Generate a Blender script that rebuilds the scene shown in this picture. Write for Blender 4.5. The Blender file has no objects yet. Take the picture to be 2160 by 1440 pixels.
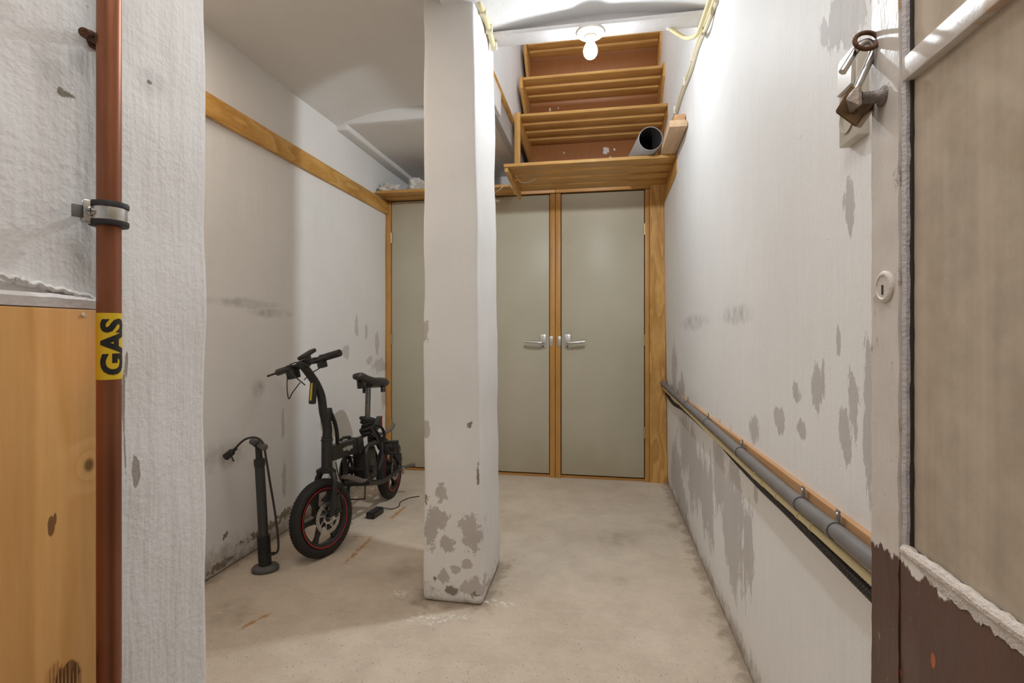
import bpy, bmesh, math, random
from mathutils import Vector, Matrix, noise
random.seed(7)
PI = math.pi
S = bpy.context.scene
COL = S.collection

# ------------------------------------------------------------------ camera, world, exposure
H = 1.05
TH = math.atan(192 / 1080)
SN, CS = math.sin(TH), math.cos(TH)
cam_d = bpy.data.cameras.new('camera'); cam = bpy.data.objects.new('camera', cam_d); COL.objects.link(cam)
cam.location = (0, 0, H); cam.rotation_euler = (PI / 2, 0, TH)
cam_d.sensor_width = 36; cam_d.lens = 18; cam_d.shift_y = -18 / 2160; cam_d.clip_start = 0.01
S.camera = cam
W = bpy.data.worlds.new('world'); S.world = W; W.use_nodes = True
bg = W.node_tree.nodes['Background']; bg.inputs[0].default_value = (.5, .5, .5, 1); bg.inputs[1].default_value = .2
BULB_GLOW = 6.0
BULB_POWER = 21.0
HALL_FILL_POWER = 9.0
BULB_COLOR = (.88, .945, 1.0, 1)
def lamp_light(name, loc, power, color, radius):
    l = bpy.data.lights.new(name, 'POINT'); l.energy = power; l.shadow_soft_size = radius; l.color = color[:3]; l.use_nodes = True
    t = l.node_tree; e = [n for n in t.nodes if n.type == 'EMISSION'][0]
    f = t.nodes.new('ShaderNodeLightFalloff'); f.inputs['Strength'].default_value = 1.0; t.links.new(f.outputs['Linear'], e.inputs['Strength'])
    o = bpy.data.objects.new(name, l); COL.objects.link(o); o.location = loc
    return o
bulb_light = lamp_light('bulb_light', (-.052, 2.17, 2.232), BULB_POWER, BULB_COLOR, .024)
def fill_light(name, loc, sx, sy, power, color):      # soft fill lights added out of view to lift the shade; no real lamps
    l = bpy.data.lights.new(name, 'AREA'); l.shape = 'RECTANGLE'; l.size = sx; l.size_y = sy; l.energy = power; l.color = color
    o = bpy.data.objects.new(name, l); COL.objects.link(o); o.location = loc
fill_light('passage_fill_light', (0, .2, 2.3), .5, .6, HALL_FILL_POWER, (1.0, .99, .97))
fill_light('storage_fill_light', (-1.25, 1.35, 2.335), .5, .6, 6.5, (1.0, .87, .74))
fill_light('landing_fill_light', (-.08, 3.0, 3.55), .8, .9, 5.0, (1.0, .97, .94))
vs = S.view_settings
S.display_settings.display_device = 'sRGB'
vs.view_transform = 'Standard'; vs.look = 'None'; vs.gamma = 1; vs.use_curve_mapping = False
vs.exposure = 0.06
cy = S.cycles
cy.max_bounces = 8; cy.diffuse_bounces = 5; cy.glossy_bounces = 4; cy.transmission_bounces = 6; cy.transparent_max_bounces = 12
cy.caustics_reflective = False; cy.caustics_refractive = False
cy.sample_clamp_indirect = 6
cy.use_adaptive_sampling = True; cy.adaptive_threshold = .04
cy.use_denoising = True
try: cy.denoiser = 'OPENIMAGEDENOISE'
except Exception: pass

# ------------------------------------------------------------------ helpers
def ray(x, y):
    r = (x - 1080) / 1080; u = (702 - y) / 1080
    return Vector((-SN + CS * r, CS + SN * r, u))
def on(x, y, ax, v):                     # point of the place that lies on the plane ax = v
    d = ray(x, y); o = Vector((0, 0, H)); t = (v - o[ax]) / d[ax]
    return o + d * t
def at(x, y, depth): return Vector((0, 0, H)) + ray(x, y) * depth

class MB:
    def __init__(s): s.bm = bmesh.new(); s.M = None
    def _v(s, p):
        p = Vector(p)
        return s.bm.verts.new(s.M @ p if s.M else p)
    def box(s, lo, hi, bev=0.0, R=None, c=None):
        lo, hi = Vector(lo), Vector(hi)
        vs_ = []
        for z in (lo.z, hi.z):
            for x, y in ((lo.x, lo.y), (hi.x, lo.y), (hi.x, hi.y), (lo.x, hi.y)):
                p = Vector((x, y, z))
                if R is not None: p = R @ p
                if c is not None: p = p + Vector(c)
                vs_.append(s._v(p))
        fs = [(3, 2, 1, 0), (4, 5, 6, 7), (0, 1, 5, 4), (1, 2, 6, 5), (2, 3, 7, 6), (3, 0, 4, 7)]
        faces = [s.bm.faces.new([vs_[i] for i in f]) for f in fs]
        if bev > 0:
            es = list({e for f in faces for e in f.edges})
            bmesh.ops.bevel(s.bm, geom=es, offset=bev, segments=2, profile=0.5, affect='EDGES')
        return s
    def tube(s, pts, r, n=12, closed=False, caps=True, flat=1.0):
        pts = [Vector(p) for p in pts]; N = len(pts)
        rs = r if isinstance(r, (list, tuple)) else [r] * N
        up = None; rings = []
        for i in range(N):
            if closed: t = pts[(i + 1) % N] - pts[i - 1]
            else: t = pts[min(i + 1, N - 1)] - pts[max(i - 1, 0)]
            t.normalize()
            if up is None:
                a = Vector((0, 0, 1)) if abs(t.z) < .9 else Vector((1, 0, 0))
                up = (a - t * a.dot(t)).normalized()
            else: up = (up - t * up.dot(t)).normalized()
            b = t.cross(up)
            rings.append([s._v(pts[i] + (up * math.cos(k * 2 * PI / n) * flat + b * math.sin(k * 2 * PI / n)) * rs[i]) for k in range(n)])
        for i in range(N if closed else N - 1):
            A, B = rings[i], rings[(i + 1) % N]
            for k in range(n): s.bm.faces.new((A[k], A[(k + 1) % n], B[(k + 1) % n], B[k]))
        if caps and not closed:
            s.bm.faces.new(rings[0][::-1]); s.bm.faces.new(rings[-1])
        return s
    def cyl(s, p0, p1, r, r1=None, n=24): return s.tube([p0, p1], [r, r if r1 is None else r1], n)
    def lathe(s, prof, M=None, n=32, closed=False):   # prof: (radius, height) about local z
        M = M or Matrix(); rings = []
        for (r, h) in prof:
            if r < 1e-6: rings.append([s._v(M @ Vector((0, 0, h)))])
            else: rings.append([s._v(M @ Vector((r * math.cos(k * 2 * PI / n), r * math.sin(k * 2 * PI / n), h))) for k in range(n)])
        prs = list(zip(rings, rings[1:]))
        if closed: prs.append((rings[-1], rings[0]))
        for A, B in prs:
            for k in range(n):
                j = (k + 1) % n
                if len(A) == 1 and len(B) == 1: continue
                if len(A) == 1: s.bm.faces.new((A[0], B[j], B[k]))
                elif len(B) == 1: s.bm.faces.new((A[k], A[j], B[0]))
                else: s.bm.faces.new((A[k], A[j], B[j], B[k]))
        return s
    def prism(s, poly, d):               # poly: 3D points in a plane, extruded by vector d
        d = Vector(d); A = [s._v(p) for p in poly]; B = [s._v(Vector(p) + d) for p in poly]
        s.bm.faces.new(A[::-1]); s.bm.faces.new(B); n = len(A)
        for k in range(n): s.bm.faces.new((A[k], A[(k + 1) % n], B[(k + 1) % n], B[k]))
        return s
    def build(s, name, mat, parent=None, smooth=True, ang=38, shift=None):
        bm = s.bm
        bmesh.ops.recalc_face_normals(bm, faces=bm.faces)
        for f in bm.faces: f.smooth = smooth
        if smooth:
            la = math.radians(ang)
            for e in bm.edges:
                if len(e.link_faces) == 2 and e.calc_face_angle(0) > la: e.smooth = False
        me = bpy.data.meshes.new(name); bm.to_mesh(me); bm.free()
        if mat: me.materials.append(mat)
        return obj(name, me, parent)
def obj(name, me, parent=None):
    o = bpy.data.objects.new(name, me); COL.objects.link(o)
    if parent is not None: o.parent = parent
    return o
def tag(o, label=None, cat=None, group=None, kind=None):
    if label: o['label'] = label
    if cat: o['category'] = cat
    if group: o['group'] = group
    if kind: o['kind'] = kind
    return o
def thing(name, label, cat, loc=(0, 0, 0), group=None, kind=None):
    o = bpy.data.objects.new(name, None); COL.objects.link(o); o.location = loc; o.empty_display_size = .05
    return tag(o, label, cat, group, kind)
def base(o, loc):                        # moves an Empty to the thing's base without moving its finished parts
    loc = Vector(loc)
    for ch in [c for c in bpy.data.objects if c.parent == o]: ch.location = ch.location - loc
    o.location = loc
    return o
def smooth_path(ctrl, n=8):              # Catmull-Rom
    P = [Vector(p) for p in ctrl]; out = []
    for i in range(len(P) - 1):
        p0 = P[i - 1] if i else P[0] * 2 - P[1]; p1, p2 = P[i], P[i + 1]
        p3 = P[i + 2] if i + 2 < len(P) else P[-1] * 2 - P[-2]
        for k in range(n):
            t = k / n
            out.append(.5 * ((2 * p1) + (p2 - p0) * t + (2 * p0 - 5 * p1 + 4 * p2 - p3) * t * t + (3 * p1 - p0 - 3 * p2 + p3) * t ** 3))
    out.append(P[-1]); return out
def text_mesh(txt, w, h, ex=.0004, bold=.0):      # mesh of lettering in the xy plane, fitted to w x h
    c = bpy.data.curves.new('lettering', 'FONT'); c.body = txt; c.offset = bold; c.extrude = 0; c.resolution_u = 4
    o = bpy.data.objects.new('lettering', c); COL.objects.link(o)
    bpy.context.view_layer.update()
    dg = bpy.context.evaluated_depsgraph_get()
    me = bpy.data.meshes.new_from_object(o.evaluated_get(dg)); bpy.data.objects.remove(o); bpy.data.curves.remove(c)
    xs = [v.co.x for v in me.vertices]; ys = [v.co.y for v in me.vertices]
    x0, x1, y0, y1 = min(xs), max(xs), min(ys), max(ys)
    for v in me.vertices:
        v.co.x = (v.co.x - x0) / (x1 - x0) * w; v.co.y = (v.co.y - y0) / (y1 - y0) * h
    bm = bmesh.new(); bm.from_mesh(me); bpy.data.meshes.remove(me)
    return bm

# ------------------------------------------------------------------ material helpers
class NT:
    def __init__(s, name):
        s.m = bpy.data.materials.new(name); s.m.use_nodes = True; s.t = s.m.node_tree; s.t.nodes.clear()
        s.out = s.n('ShaderNodeOutputMaterial'); s.p = s.n('ShaderNodeBsdfPrincipled'); s.l(s.p.outputs[0], s.out.inputs[0])
        s._pos = None
    def n(s, t, **k):
        q = s.t.nodes.new(t)
        for a, v in k.items(): setattr(q, a, v)
        return q
    def l(s, a, b): s.t.links.new(a, b)
    def put(s, v, sock):
        if isinstance(v, bpy.types.NodeSocket): s.l(v, sock)
        elif v is not None:
            try: sock.default_value = v
            except Exception: sock.default_value = (*v, 1)
    def pos(s):
        if s._pos is None: s._pos = s.n('ShaderNodeNewGeometry').outputs['Position']
        return s._pos
    def math(s, op, a, b=None, clamp=False):
        q = s.n('ShaderNodeMath', operation=op); q.use_clamp = clamp
        s.put(a, q.inputs[0])
        if b is not None: s.put(b, q.inputs[1])
        return q.outputs[0]
    def vm(s, op, a, b=None):
        q = s.n('ShaderNodeVectorMath', operation=op); s.put(a, q.inputs[0])
        if b is not None:
            if isinstance(b, (tuple, list, Vector)): q.inputs[1].default_value = tuple(b)
            else: s.l(b, q.inputs[1])
        return q.outputs['Value'] if op == 'LENGTH' else q.outputs[0]
    def noise(s, scale, detail=3, rough=.55, vec=None, stretch=None, dist=0, color=False):
        v = vec or s.pos()
        if stretch: v = s.vm('MULTIPLY', v, stretch)
        q = s.n('ShaderNodeTexNoise'); s.l(v, q.inputs['Vector'])
        q.inputs['Scale'].default_value = scale; q.inputs['Detail'].default_value = detail; q.inputs['Roughness'].default_value = rough
        q.inputs['Distortion'].default_value = dist
        return q.outputs['Color' if color else 'Fac']
    def voro(s, scale, vec=None, feature='F1'):
        q = s.n('ShaderNodeTexVoronoi', feature=feature); s.l(vec or s.pos(), q.inputs['Vector']); q.inputs['Scale'].default_value = scale
        return q.outputs['Distance']
    def ramp(s, f, a, b, lo=0.0, hi=1.0, smooth=False):
        q = s.n('ShaderNodeMapRange'); q.clamp = True
        if smooth: q.interpolation_type = 'SMOOTHSTEP'
        s.put(f, q.inputs[0])
        for i, v in enumerate((a, b, lo, hi)): s.put(v, q.inputs[1 + i])
        return q.outputs[0]
    def mix(s, f, a, b, mode='MIX'):
        q = s.n('ShaderNodeMix', data_type='RGBA', blend_type=mode)
        s.put(f, q.inputs[0]); s.put(a, q.inputs[6]); s.put(b, q.inputs[7])
        return q.outputs[2]
    def sep(s, v=None):
        q = s.n('ShaderNodeSeparateXYZ'); s.l(v or s.pos(), q.inputs[0]); return q.outputs
    def bump(s, h, strength=.3, dist=.01, normal=None):
        q = s.n('ShaderNodeBump'); q.inputs['Strength'].default_value = strength; q.inputs['Distance'].default_value = dist
        s.l(h, q.inputs['Height'])
        if normal: s.l(normal, q.inputs['Normal'])
        return q.outputs[0]
    def finish(s, col, rough=.5, normal=None, metal=0.0, spec=None):
        s.put(col, s.p.inputs['Base Color']); s.put(rough, s.p.inputs['Roughness']); s.put(metal, s.p.inputs['Metallic'])
        if normal is not None: s.l(normal, s.p.inputs['Normal'])
        if spec is not None: s.p.inputs['Specular IOR Level'].default_value = spec
        return s.m
    def ellipse_field(s, ells, warp=.35, wscale=6, wstretch=(1, 1, 1)):   # smallest normalised distance to a set of blobs
        if not ells: return None
        w = s.noise(wscale, 5, .65, stretch=wstretch, color=True)
        w = s.vm('SUBTRACT', w, (.5, .5, .5))
        best = None
        for (c, r) in ells:
            d = s.vm('SUBTRACT', s.pos(), c); d = s.vm('DIVIDE', d, r)
            ww = s.vm('MULTIPLY', w, (warp * 2.2,) * 3)
            d = s.vm('LENGTH', s.vm('ADD', d, ww))
            best = d if best is None else s.math('MINIMUM', best, d)
        return best

def plain(name, col, rough=.5, metal=0.0, bumpy=0.0, var=.12, scale=60, spec=None):
    m = NT(name); n = m.noise(scale, 3)
    c = m.mix(n, tuple(x * (1 - var) for x in col), tuple(min(1, x * (1 + var)) for x in col))
    nm = m.bump(m.noise(scale * 3, 2), bumpy, .002) if bumpy else None
    return m.finish(c, m.ramp(n, .3, .7, rough * .9, min(1, rough * 1.1)), nm, metal, spec)

def plaster(name, base=(.80, .78, .755), patches=(), patch_col=(.46, .43, .405), streak=(1, 1, .35), bandz=None, bandamt=.0,
            stains=(), relief=.35, dirt_floor=.0, speck=.5, dark=(), brush=1.0):
    m = NT(name); P = m.pos(); z = m.sep()[2]
    big = m.noise(1.3, 2, .6); mid = m.noise(9, 3, .6)
    col = m.mix(m.ramp(big, .3, .7), tuple(x * .955 for x in base), tuple(min(1, x * 1.03) for x in base))
    col = m.mix(m.ramp(mid, .35, .75, 0, .22), col, (base[0] * .88, base[1] * .87, base[2] * .86))
    strokes = m.noise(14, 4, .6, stretch=(1, 1, .12)); fine = m.noise(130, 2, .6)
    h = m.math('ADD', m.math('MULTIPLY', strokes, .8 * brush), m.math('MULTIPLY', fine, .16))
    h = m.math('ADD', h, m.math('MULTIPLY', m.noise(30, 3, .6, stretch=(1, 1, .5)), .22))
    mask = None
    ef = m.ellipse_field(patches, .8, 9, streak)
    if ef is not None:
        ef = m.math('ADD', ef, m.ramp(m.noise(20, 6, .78, stretch=streak), .3, .7, -.62, .62))
        ef = m.math('ADD', ef, m.ramp(m.noise(75, 2, .7, stretch=streak), .3, .7, -.16, .16))
        mask = m.ramp(ef, .96, .99, 1, 0)
    if bandz is not None:
        f = m.math('ADD', m.noise(5, 6, .62, stretch=streak), m.ramp(z, 0, bandz, bandamt, -.35))
        b = m.ramp(f, .60, .612)
        mask = b if mask is None else m.math('MAXIMUM', mask, b)
    if mask is not None:
        pv = m.mix(m.noise(7, 5, .6, stretch=streak), tuple(x * .86 for x in patch_col), tuple(x * 1.14 for x in patch_col))
        col = m.mix(mask, col, pv)
    st = m.ellipse_field(stains, .5, 7, (1, 1, .7))
    if st is not None:
        k = m.math('MULTIPLY', m.ramp(st, .35, 1.1, .5, 0, True), m.ramp(m.noise(16, 5, .65), .3, .65))
        col = m.mix(k, col, (.27, .26, .25))
    dk = m.ellipse_field(dark, .6, 16)
    if dk is not None:
        f = m.math('ADD', dk, m.ramp(m.noise(45, 5, .7), .35, .65, -.5, .5))
        k = m.ramp(f, .55, .75, .85, 0)
        col = m.mix(k, col, (.16, .125, .075))
    if speck:
        v = m.voro(22); g = m.ramp(m.noise(3.1, 3), .52, .7)
        k = m.math('MULTIPLY', m.ramp(v, .03, .06, .7 * speck, 0), g)
        col = m.mix(k, col, (.2, .17, .15))
        scr = m.noise(60, 3, .7, stretch=(.5, .16, 1.1)); k2 = m.math('MULTIPLY', m.ramp(scr, .70, .74, 0, .35 * speck), m.ramp(m.noise(2.3, 2), .5, .62))
        col = m.mix(k2, col, (.3, .27, .25))
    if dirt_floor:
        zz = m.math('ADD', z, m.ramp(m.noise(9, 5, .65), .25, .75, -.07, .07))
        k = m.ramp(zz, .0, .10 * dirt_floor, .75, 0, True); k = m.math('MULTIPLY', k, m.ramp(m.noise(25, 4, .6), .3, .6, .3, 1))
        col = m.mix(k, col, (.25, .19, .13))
    return m.finish(col, .62, m.bump(h, relief, .012), spec=.25)

def wood(name, light, dark, axis=0, scale=3.0, stretch=9.0, rings=9.0, knots=(), rough=.42, contrast=1.0, blotch=.25, marks=()):
    m = NT(name); st = [1.0, 1.0, 1.0]; st[axis] = 1 / stretch
    P = m.vm('MULTIPLY', m.pos(), tuple(st))
    f = m.noise(scale, 2, .45, vec=P)
    kd = None
    for (c, r) in knots:
        d = m.vm('DIVIDE', m.vm('SUBTRACT', m.pos(), c), r); d = m.vm('LENGTH', d)
        e = m.math('POWER', 2.718, m.math('MULTIPLY', m.math('MULTIPLY', d, d), -.35))
        f = m.math('ADD', f, m.math('MULTIPLY', e, .45)); k0 = m.ramp(d, .3, .75, 1, 0, True)
        kd = k0 if kd is None else m.math('MAXIMUM', kd, k0)
    s = m.math('MULTIPLY', f, rings); s = m.math('FRACT', s)
    g = m.ramp(s, 0, .8, 0, 1); g2 = m.ramp(s, .86, 1, 0, 1); g = m.math('SUBTRACT', g, g2)
    fib = m.noise(120, 3, .6, vec=P)
    g = m.math('ADD', m.math('MULTIPLY', g, .62 * contrast), m.math('MULTIPLY', m.ramp(fib, .3, .7), .38))
    col = m.mix(g, light, dark)
    bl = m.noise(4, 3); col = m.mix(m.ramp(bl, .45, .7, 0, blotch), col, tuple(x * .55 for x in dark))
    if kd is not None: col = m.mix(kd, col, tuple(x * .32 for x in dark))
    mk = m.ellipse_field(marks, .7, 26, (1, 1, .6))
    if mk is not None: col = m.mix(m.ramp(mk, .7, .85, .9, 0), col, (.16, .07, .025))
    return m.finish(col, rough, m.bump(m.math('ADD', fib, m.math('MULTIPLY', g, .5)), .18, .002), spec=.3)

# ------------------------------------------------------------------ materials
WX = .444; LX = -1.65; NX = -.555; BY = 3.74
def wr(x, y): return tuple(on(x, y, 0, WX))
def wl(x, y): return tuple(on(x, y, 0, LX))
def wn(x, y): return tuple(on(x, y, 0, NX))
def E(p, ry, rz, rx=.4): return (p, (rx, ry, rz))
right_patches = [E(wr(1742, 812), .034, .052), E(wr(1815, 860), .022, .07), E(wr(1800, 930), .022, .05), E(wr(1785, 720), .009, .03), E(wr(1655, 890), .04, .03),
                 E(wr(1690, 830), .02, .025), E(wr(1425, 770), .12, .16), E(wr(1440, 830), .15, .10), E(wr(1450, 940), .30, .17), E(wr(1490, 1040), .22, .19), E(wr(1548, 1090), .14, .22),
                 E(wr(1583, 1150), .045, .14), E(wr(1425, 990), .25, .15), E(wr(1600, 905), .05, .045), E(wr(1790, 40), .045, .055), E(wr(1760, 70), .02, .03), E(wr(1825, 20), .05, .07), E(wr(1810, 450), .02, .05), E(wr(1600, 1040), .02, .03), E(wr(1465, 1000), .2, .2), E(wr(1440, 1060), .2, .12), E(wr(1520, 985), .12, .16), E(wr(1575, 1200), .02, .1), E(wr(1850, 900), .03, .12), E(wr(1700, 905), .03, .02)]
M_right = plaster('painted_plaster_flaking', (.82, .812, .80), right_patches, (.55, .52, .50), (1, 1, .28),
                  stains=[E(wr(1470, 680), .42, .045), E(wr(1560, 665), .25, .04)], relief=.35, dirt_floor=.7)
left_patches = [E(wl(728, 742), .05, .05), E(wl(752, 690), .025, .06), E(wl(772, 700), .02, .05), E(wl(795, 720), .04, .08), E(wl(800, 770), .12, .05), E(wl(815, 830), .1, .12), E(wl(780, 760), .05, .03), E(wl(600, 1010), .02, .1), E(wl(597, 900), .012, .07)]
M_left = plaster('painted_plaster_old', (.82, .80, .775), left_patches, (.60, .565, .535), (1, 1, .4),
                 stains=[E(wl(520, 640), .3, .03), E(wl(575, 660), .2, .03), E(wl(545, 820), .06, .05), E(wl(470, 960), .2, .08)], relief=.32, dirt_floor=1.5, dark=[E(wl(560, 1115), .2, .03), E(wl(470, 1190), .12, .025), E(wl(475, 1130), .02, .02), E(wl(600, 1085), .1, .03)])
PX0, PX1, PY0, PY1 = -.697, -.457, 1.92, 2.28
def pf(x, y): return tuple(on(x, y, 1, PY0))
M_pillar = plaster('painted_plaster_pillar', (.80, .78, .76), [((pf(897, 700)[0], PY0, pf(0, 700)[2]), (.018, .1, .055)), ((pf(899, 876)[0], PY0, pf(0, 876)[2]), (.014, .1, .03)),
    (pf(930, 1040), (.03, .1, .04)), (pf(990, 1120), (.045, .1, .07)), (pf(920, 1090), (.05, .1, .045)), (pf(945, 1150), (.03, .1, .035)), (pf(985, 1190), (.02, .1, .02)), (pf(960, 1200), (.02, .1, .015)), (pf(1000, 1240), (.05, .1, .035)), (pf(935, 1215), (.02, .1, .03)), (pf(908, 1120), (.03, .1, .06))],
    (.53, .49, .45), (1, 1, .8), relief=.3, dirt_floor=.55, dark=[(pf(950, 1245), (.045, .1, .02)), (pf(1003, 1255), (.02, .1, .018)), (pf(898, 1050), (.014, .1, .03)), (pf(918, 1220), (.012, .1, .012)), (pf(990, 895), (.016, .1, .018)), (pf(1008, 1000), (.006, .05, .05))])
M_near = plaster('painted_plaster_near', (.80, .785, .775), [E(wn(285, 1000), .005, .018), E(wn(262, 860), .002, .07), E(wn(266, 760), .003, .02)], (.36, .32, .29), (1, 1, .5),
                 stains=[E(wn(120, 140), .03, .05), E(wn(330, 190), .03, .03)], relief=.55, brush=1.9, speck=.9, dark=[E(wn(140, 200), .010, .006), E(wn(318, 175), .007, .004)])
M_ceil = plaster('ceiling_plaster', (.80, .78, .75), relief=.3, speck=.25)
M_ceil2 = plaster('vault_plaster', (.82, .81, .80), relief=.4, speck=.3)
M_niche = plaster('stairwell_plaster', (.78, .785, .80), relief=.25, speck=.2)
M_dim = plaster('back_plaster', (.76, .74, .715), relief=.25, speck=.2)

def floor_mat():
    m = NT('worn_concrete'); P = m.pos(); X, Y, Z = m.sep()
    col = m.mix(m.ramp(m.noise(1.6, 5, .6), .32, .68), (.52, .425, .325), (.66, .56, .45))
    col = m.mix(m.ramp(m.noise(7, 5, .65), .42, .72, 0, .45), col, (.40, .325, .25))
    col = m.mix(m.ramp(m.noise(45, 4, .7), .5, .75, 0, .35), col, (.66, .59, .52))
    sw = m.noise(24, 3, .6, stretch=(.25, 1, 1)); col = m.mix(m.ramp(sw, .56, .72, 0, .22), col, (.70, .64, .57))
    v = m.voro(135); gate = m.ramp(m.noise(38, 3, .7), .47, .6); near = m.ramp(Y, 1.3, 2.1, 1, .3)
    k = m.math('MULTIPLY', m.math('MULTIPLY', m.ramp(v, .16, .26, .85, 0), gate), near)
    col = m.mix(k, col, (.14, .105, .075))
    v3 = m.voro(62); col = m.mix(m.math('MULTIPLY', m.math('MULTIPLY', m.ramp(v3, .12, .20, .8, 0), m.ramp(m.noise(33, 2), .52, .6)), near), col, (.13, .095, .065))
    v2 = m.voro(17); k2 = m.math('MULTIPLY', m.ramp(v2, .035, .06, .8, 0), m.ramp(m.noise(5, 2), .5, .6)); col = m.mix(k2, col, (.17, .11, .07))
    # dirt along the foot of the walls
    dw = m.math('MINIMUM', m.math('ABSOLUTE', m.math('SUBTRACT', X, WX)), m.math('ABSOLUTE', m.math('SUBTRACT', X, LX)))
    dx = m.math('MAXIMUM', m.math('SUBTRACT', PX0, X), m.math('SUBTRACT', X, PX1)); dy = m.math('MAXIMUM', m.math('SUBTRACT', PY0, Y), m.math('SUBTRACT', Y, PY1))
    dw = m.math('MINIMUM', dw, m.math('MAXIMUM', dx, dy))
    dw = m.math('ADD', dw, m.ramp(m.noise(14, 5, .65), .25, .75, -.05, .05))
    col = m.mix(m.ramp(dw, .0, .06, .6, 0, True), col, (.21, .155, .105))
    def fl(x, y): return tuple(on(x, y, 2, 0))
    st = m.ellipse_field([(fl(1310, 1135), (.13, .16, 1)), (fl(1420, 1110), (.06, .07, 1)), (fl(1310, 1225), (.04, .05, 1)), (fl(480, 1290), (.15, .12, 1)), (fl(850, 1200), (.1, .1, 1))], .5, 5)
    col = m.mix(m.math('MULTIPLY', m.ramp(st, .2, 1.2, .5, 0, True), m.ramp(m.noise(12, 4), .3, .6)), col, (.27, .21, .15))
    wh = m.ellipse_field([(fl(900, 1305), (.12, .05, 1)), (fl(960, 1300), (.08, .02, 1)), (fl(850, 1250), (.08, .05, 1)), (fl(1040, 1270), (.1, .03, 1))], .5, 9)
    col = m.mix(m.math('MULTIPLY', m.ramp(wh, .3, 1.1, .75, 0, True), m.ramp(m.noise(50, 4, .7), .5, .58)), col, (.82, .79, .75))
    # rust marks left by pipes that once lay there
    def seg(a, b, w):
        a, b = Vector(a), Vector(b); d = (b - a); L = d.length; d.normalize(); nrm = Vector((-d.y, d.x, 0)); c = (a + b) / 2
        q = m.n('ShaderNodeVectorMath', operation='DOT_PRODUCT'); s_ = m.vm('SUBTRACT', P, tuple(c)); m.l(s_, q.inputs[0]); q.inputs[1].default_value = tuple(d)
        q2 = m.n('ShaderNodeVectorMath', operation='DOT_PRODUCT'); m.l(s_, q2.inputs[0]); q2.inputs[1].default_value = tuple(nrm)
        e1 = m.ramp(m.math('ABSOLUTE', q.outputs['Value']), L * .35, L * .55, 1, 0)
        e2 = m.math('ADD', m.math('ABSOLUTE', q2.outputs['Value']), m.ramp(m.noise(40, 3), .3, .7, -w * .6, w * .6))
        return m.math('MULTIPLY', m.math('MULTIPLY', e1, m.ramp(e2, w * .3, w * 1.3, 1, 0, True)), m.ramp(m.noise(30, 4), .35, .55, .25, 1))
    k = seg(fl(822, 1095), fl(857, 1066), .016)
    for a, b, w in (((725, 1190), (788, 1130), .012), ((735, 1130), (790, 1133), .006), ((500, 1330), (575, 1290), .01)): k = m.math('MAXIMUM', k, seg(fl(*a), fl(*b), w))
    col = m.mix(m.math('MULTIPLY', k, .75), col, (.40, .17, .035))
    h = m.math('ADD', m.math('MULTIPLY', m.noise(40, 5, .65), .6), m.math('MULTIPLY', m.ramp(v, .1, .3, -.5, 0), gate))
    return m.finish(col, .72, m.bump(h, .3, .004), spec=.25)
M_floor = floor_mat()

M_plank = wood('varnished_plywood', (.80, .47, .145), (.52, .25, .05), 1, 6, 4.5, 8, rough=.38)
M_post = wood('varnished_ply_post', (.72, .42, .14), (.44, .21, .05), 2, 7, 4.5, 8, rough=.38)
M_frame = wood('varnished_pine_upright', (.62, .33, .10), (.45, .205, .05), 2, 14, 14, 3, rough=.4, contrast=.6)
M_frameh = wood('varnished_pine_rail', (.58, .30, .09), (.42, .19, .045), 0, 14, 14, 3, rough=.4, contrast=.6)
M_slat = wood('oak_slat', (.68, .40, .13), (.47, .235, .065), 0, 16, 12, 4, rough=.45, contrast=.8)
M_side = wood('oak_side', (.68, .40, .13), (.47, .235, .065), 2, 16, 8, 4, rough=.45, contrast=.8)
M_raw = wood('raw_pine', (.72, .52, .34), (.58, .37, .21), 1, 14, 12, 4, rough=.6, contrast=.8, blotch=.1)
M_batten = wood('raw_batten', (.62, .37, .19), (.47, .25, .115), 1, 18, 20, 4, rough=.65, contrast=.8, blotch=.1)
M_hard = wood('brown_hardboard', (.40, .165, .06), (.32, .12, .04), 2, 10, 10, 2, rough=.35, contrast=.4)
def hardboard_splash():
    m = NT('brown_hardboard_splashed'); f = m.noise(90, 3, .6, stretch=(1, 1, .12))
    col = m.mix(f, (.40, .175, .065), (.31, .12, .04))
    c1, c2, c3 = on(1278, 318, 1, 4.03), on(1287, 322, 1, 4.03), on(1296, 315, 1, 4.03)
    k = m.ellipse_field([(tuple(c1), (.03, .3, .035)), (tuple(c3), (.010, .3, .014)), (tuple(on(1287, 332, 1, 4.03)), (.016, .3, .008)), (tuple(on(1160, 232, 1, 4.03)), (.01, .3, .02)), (tuple(on(1178, 228, 1, 4.03)), (.006, .3, .01)), (tuple(on(1190, 322, 1, 4.03)), (.006, .3, .01))], .8, 30)
    col = m.mix(m.ramp(k, .75, .82, 1, 0), col, (.78, .75, .72))
    return m.finish(col, .4)
M_hard = hardboard_splash()
M_board = wood('foreground_pine', (.80, .45, .17), (.66, .32, .09), 2, 9, 12, 5, knots=[(tuple(on(178, 980, 0, NX)), (.05, .010, .013))], rough=.45, contrast=.75, blotch=.15,
               marks=[E(tuple(on(98, 1110, 0, NX)), .0045, .014), E(tuple(on(106, 1095, 0, NX)), .002, .008), E(tuple(on(140, 1420, 0, NX)), .013, .018), E(tuple(on(120, 1430, 0, NX)), .008, .015)])
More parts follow.
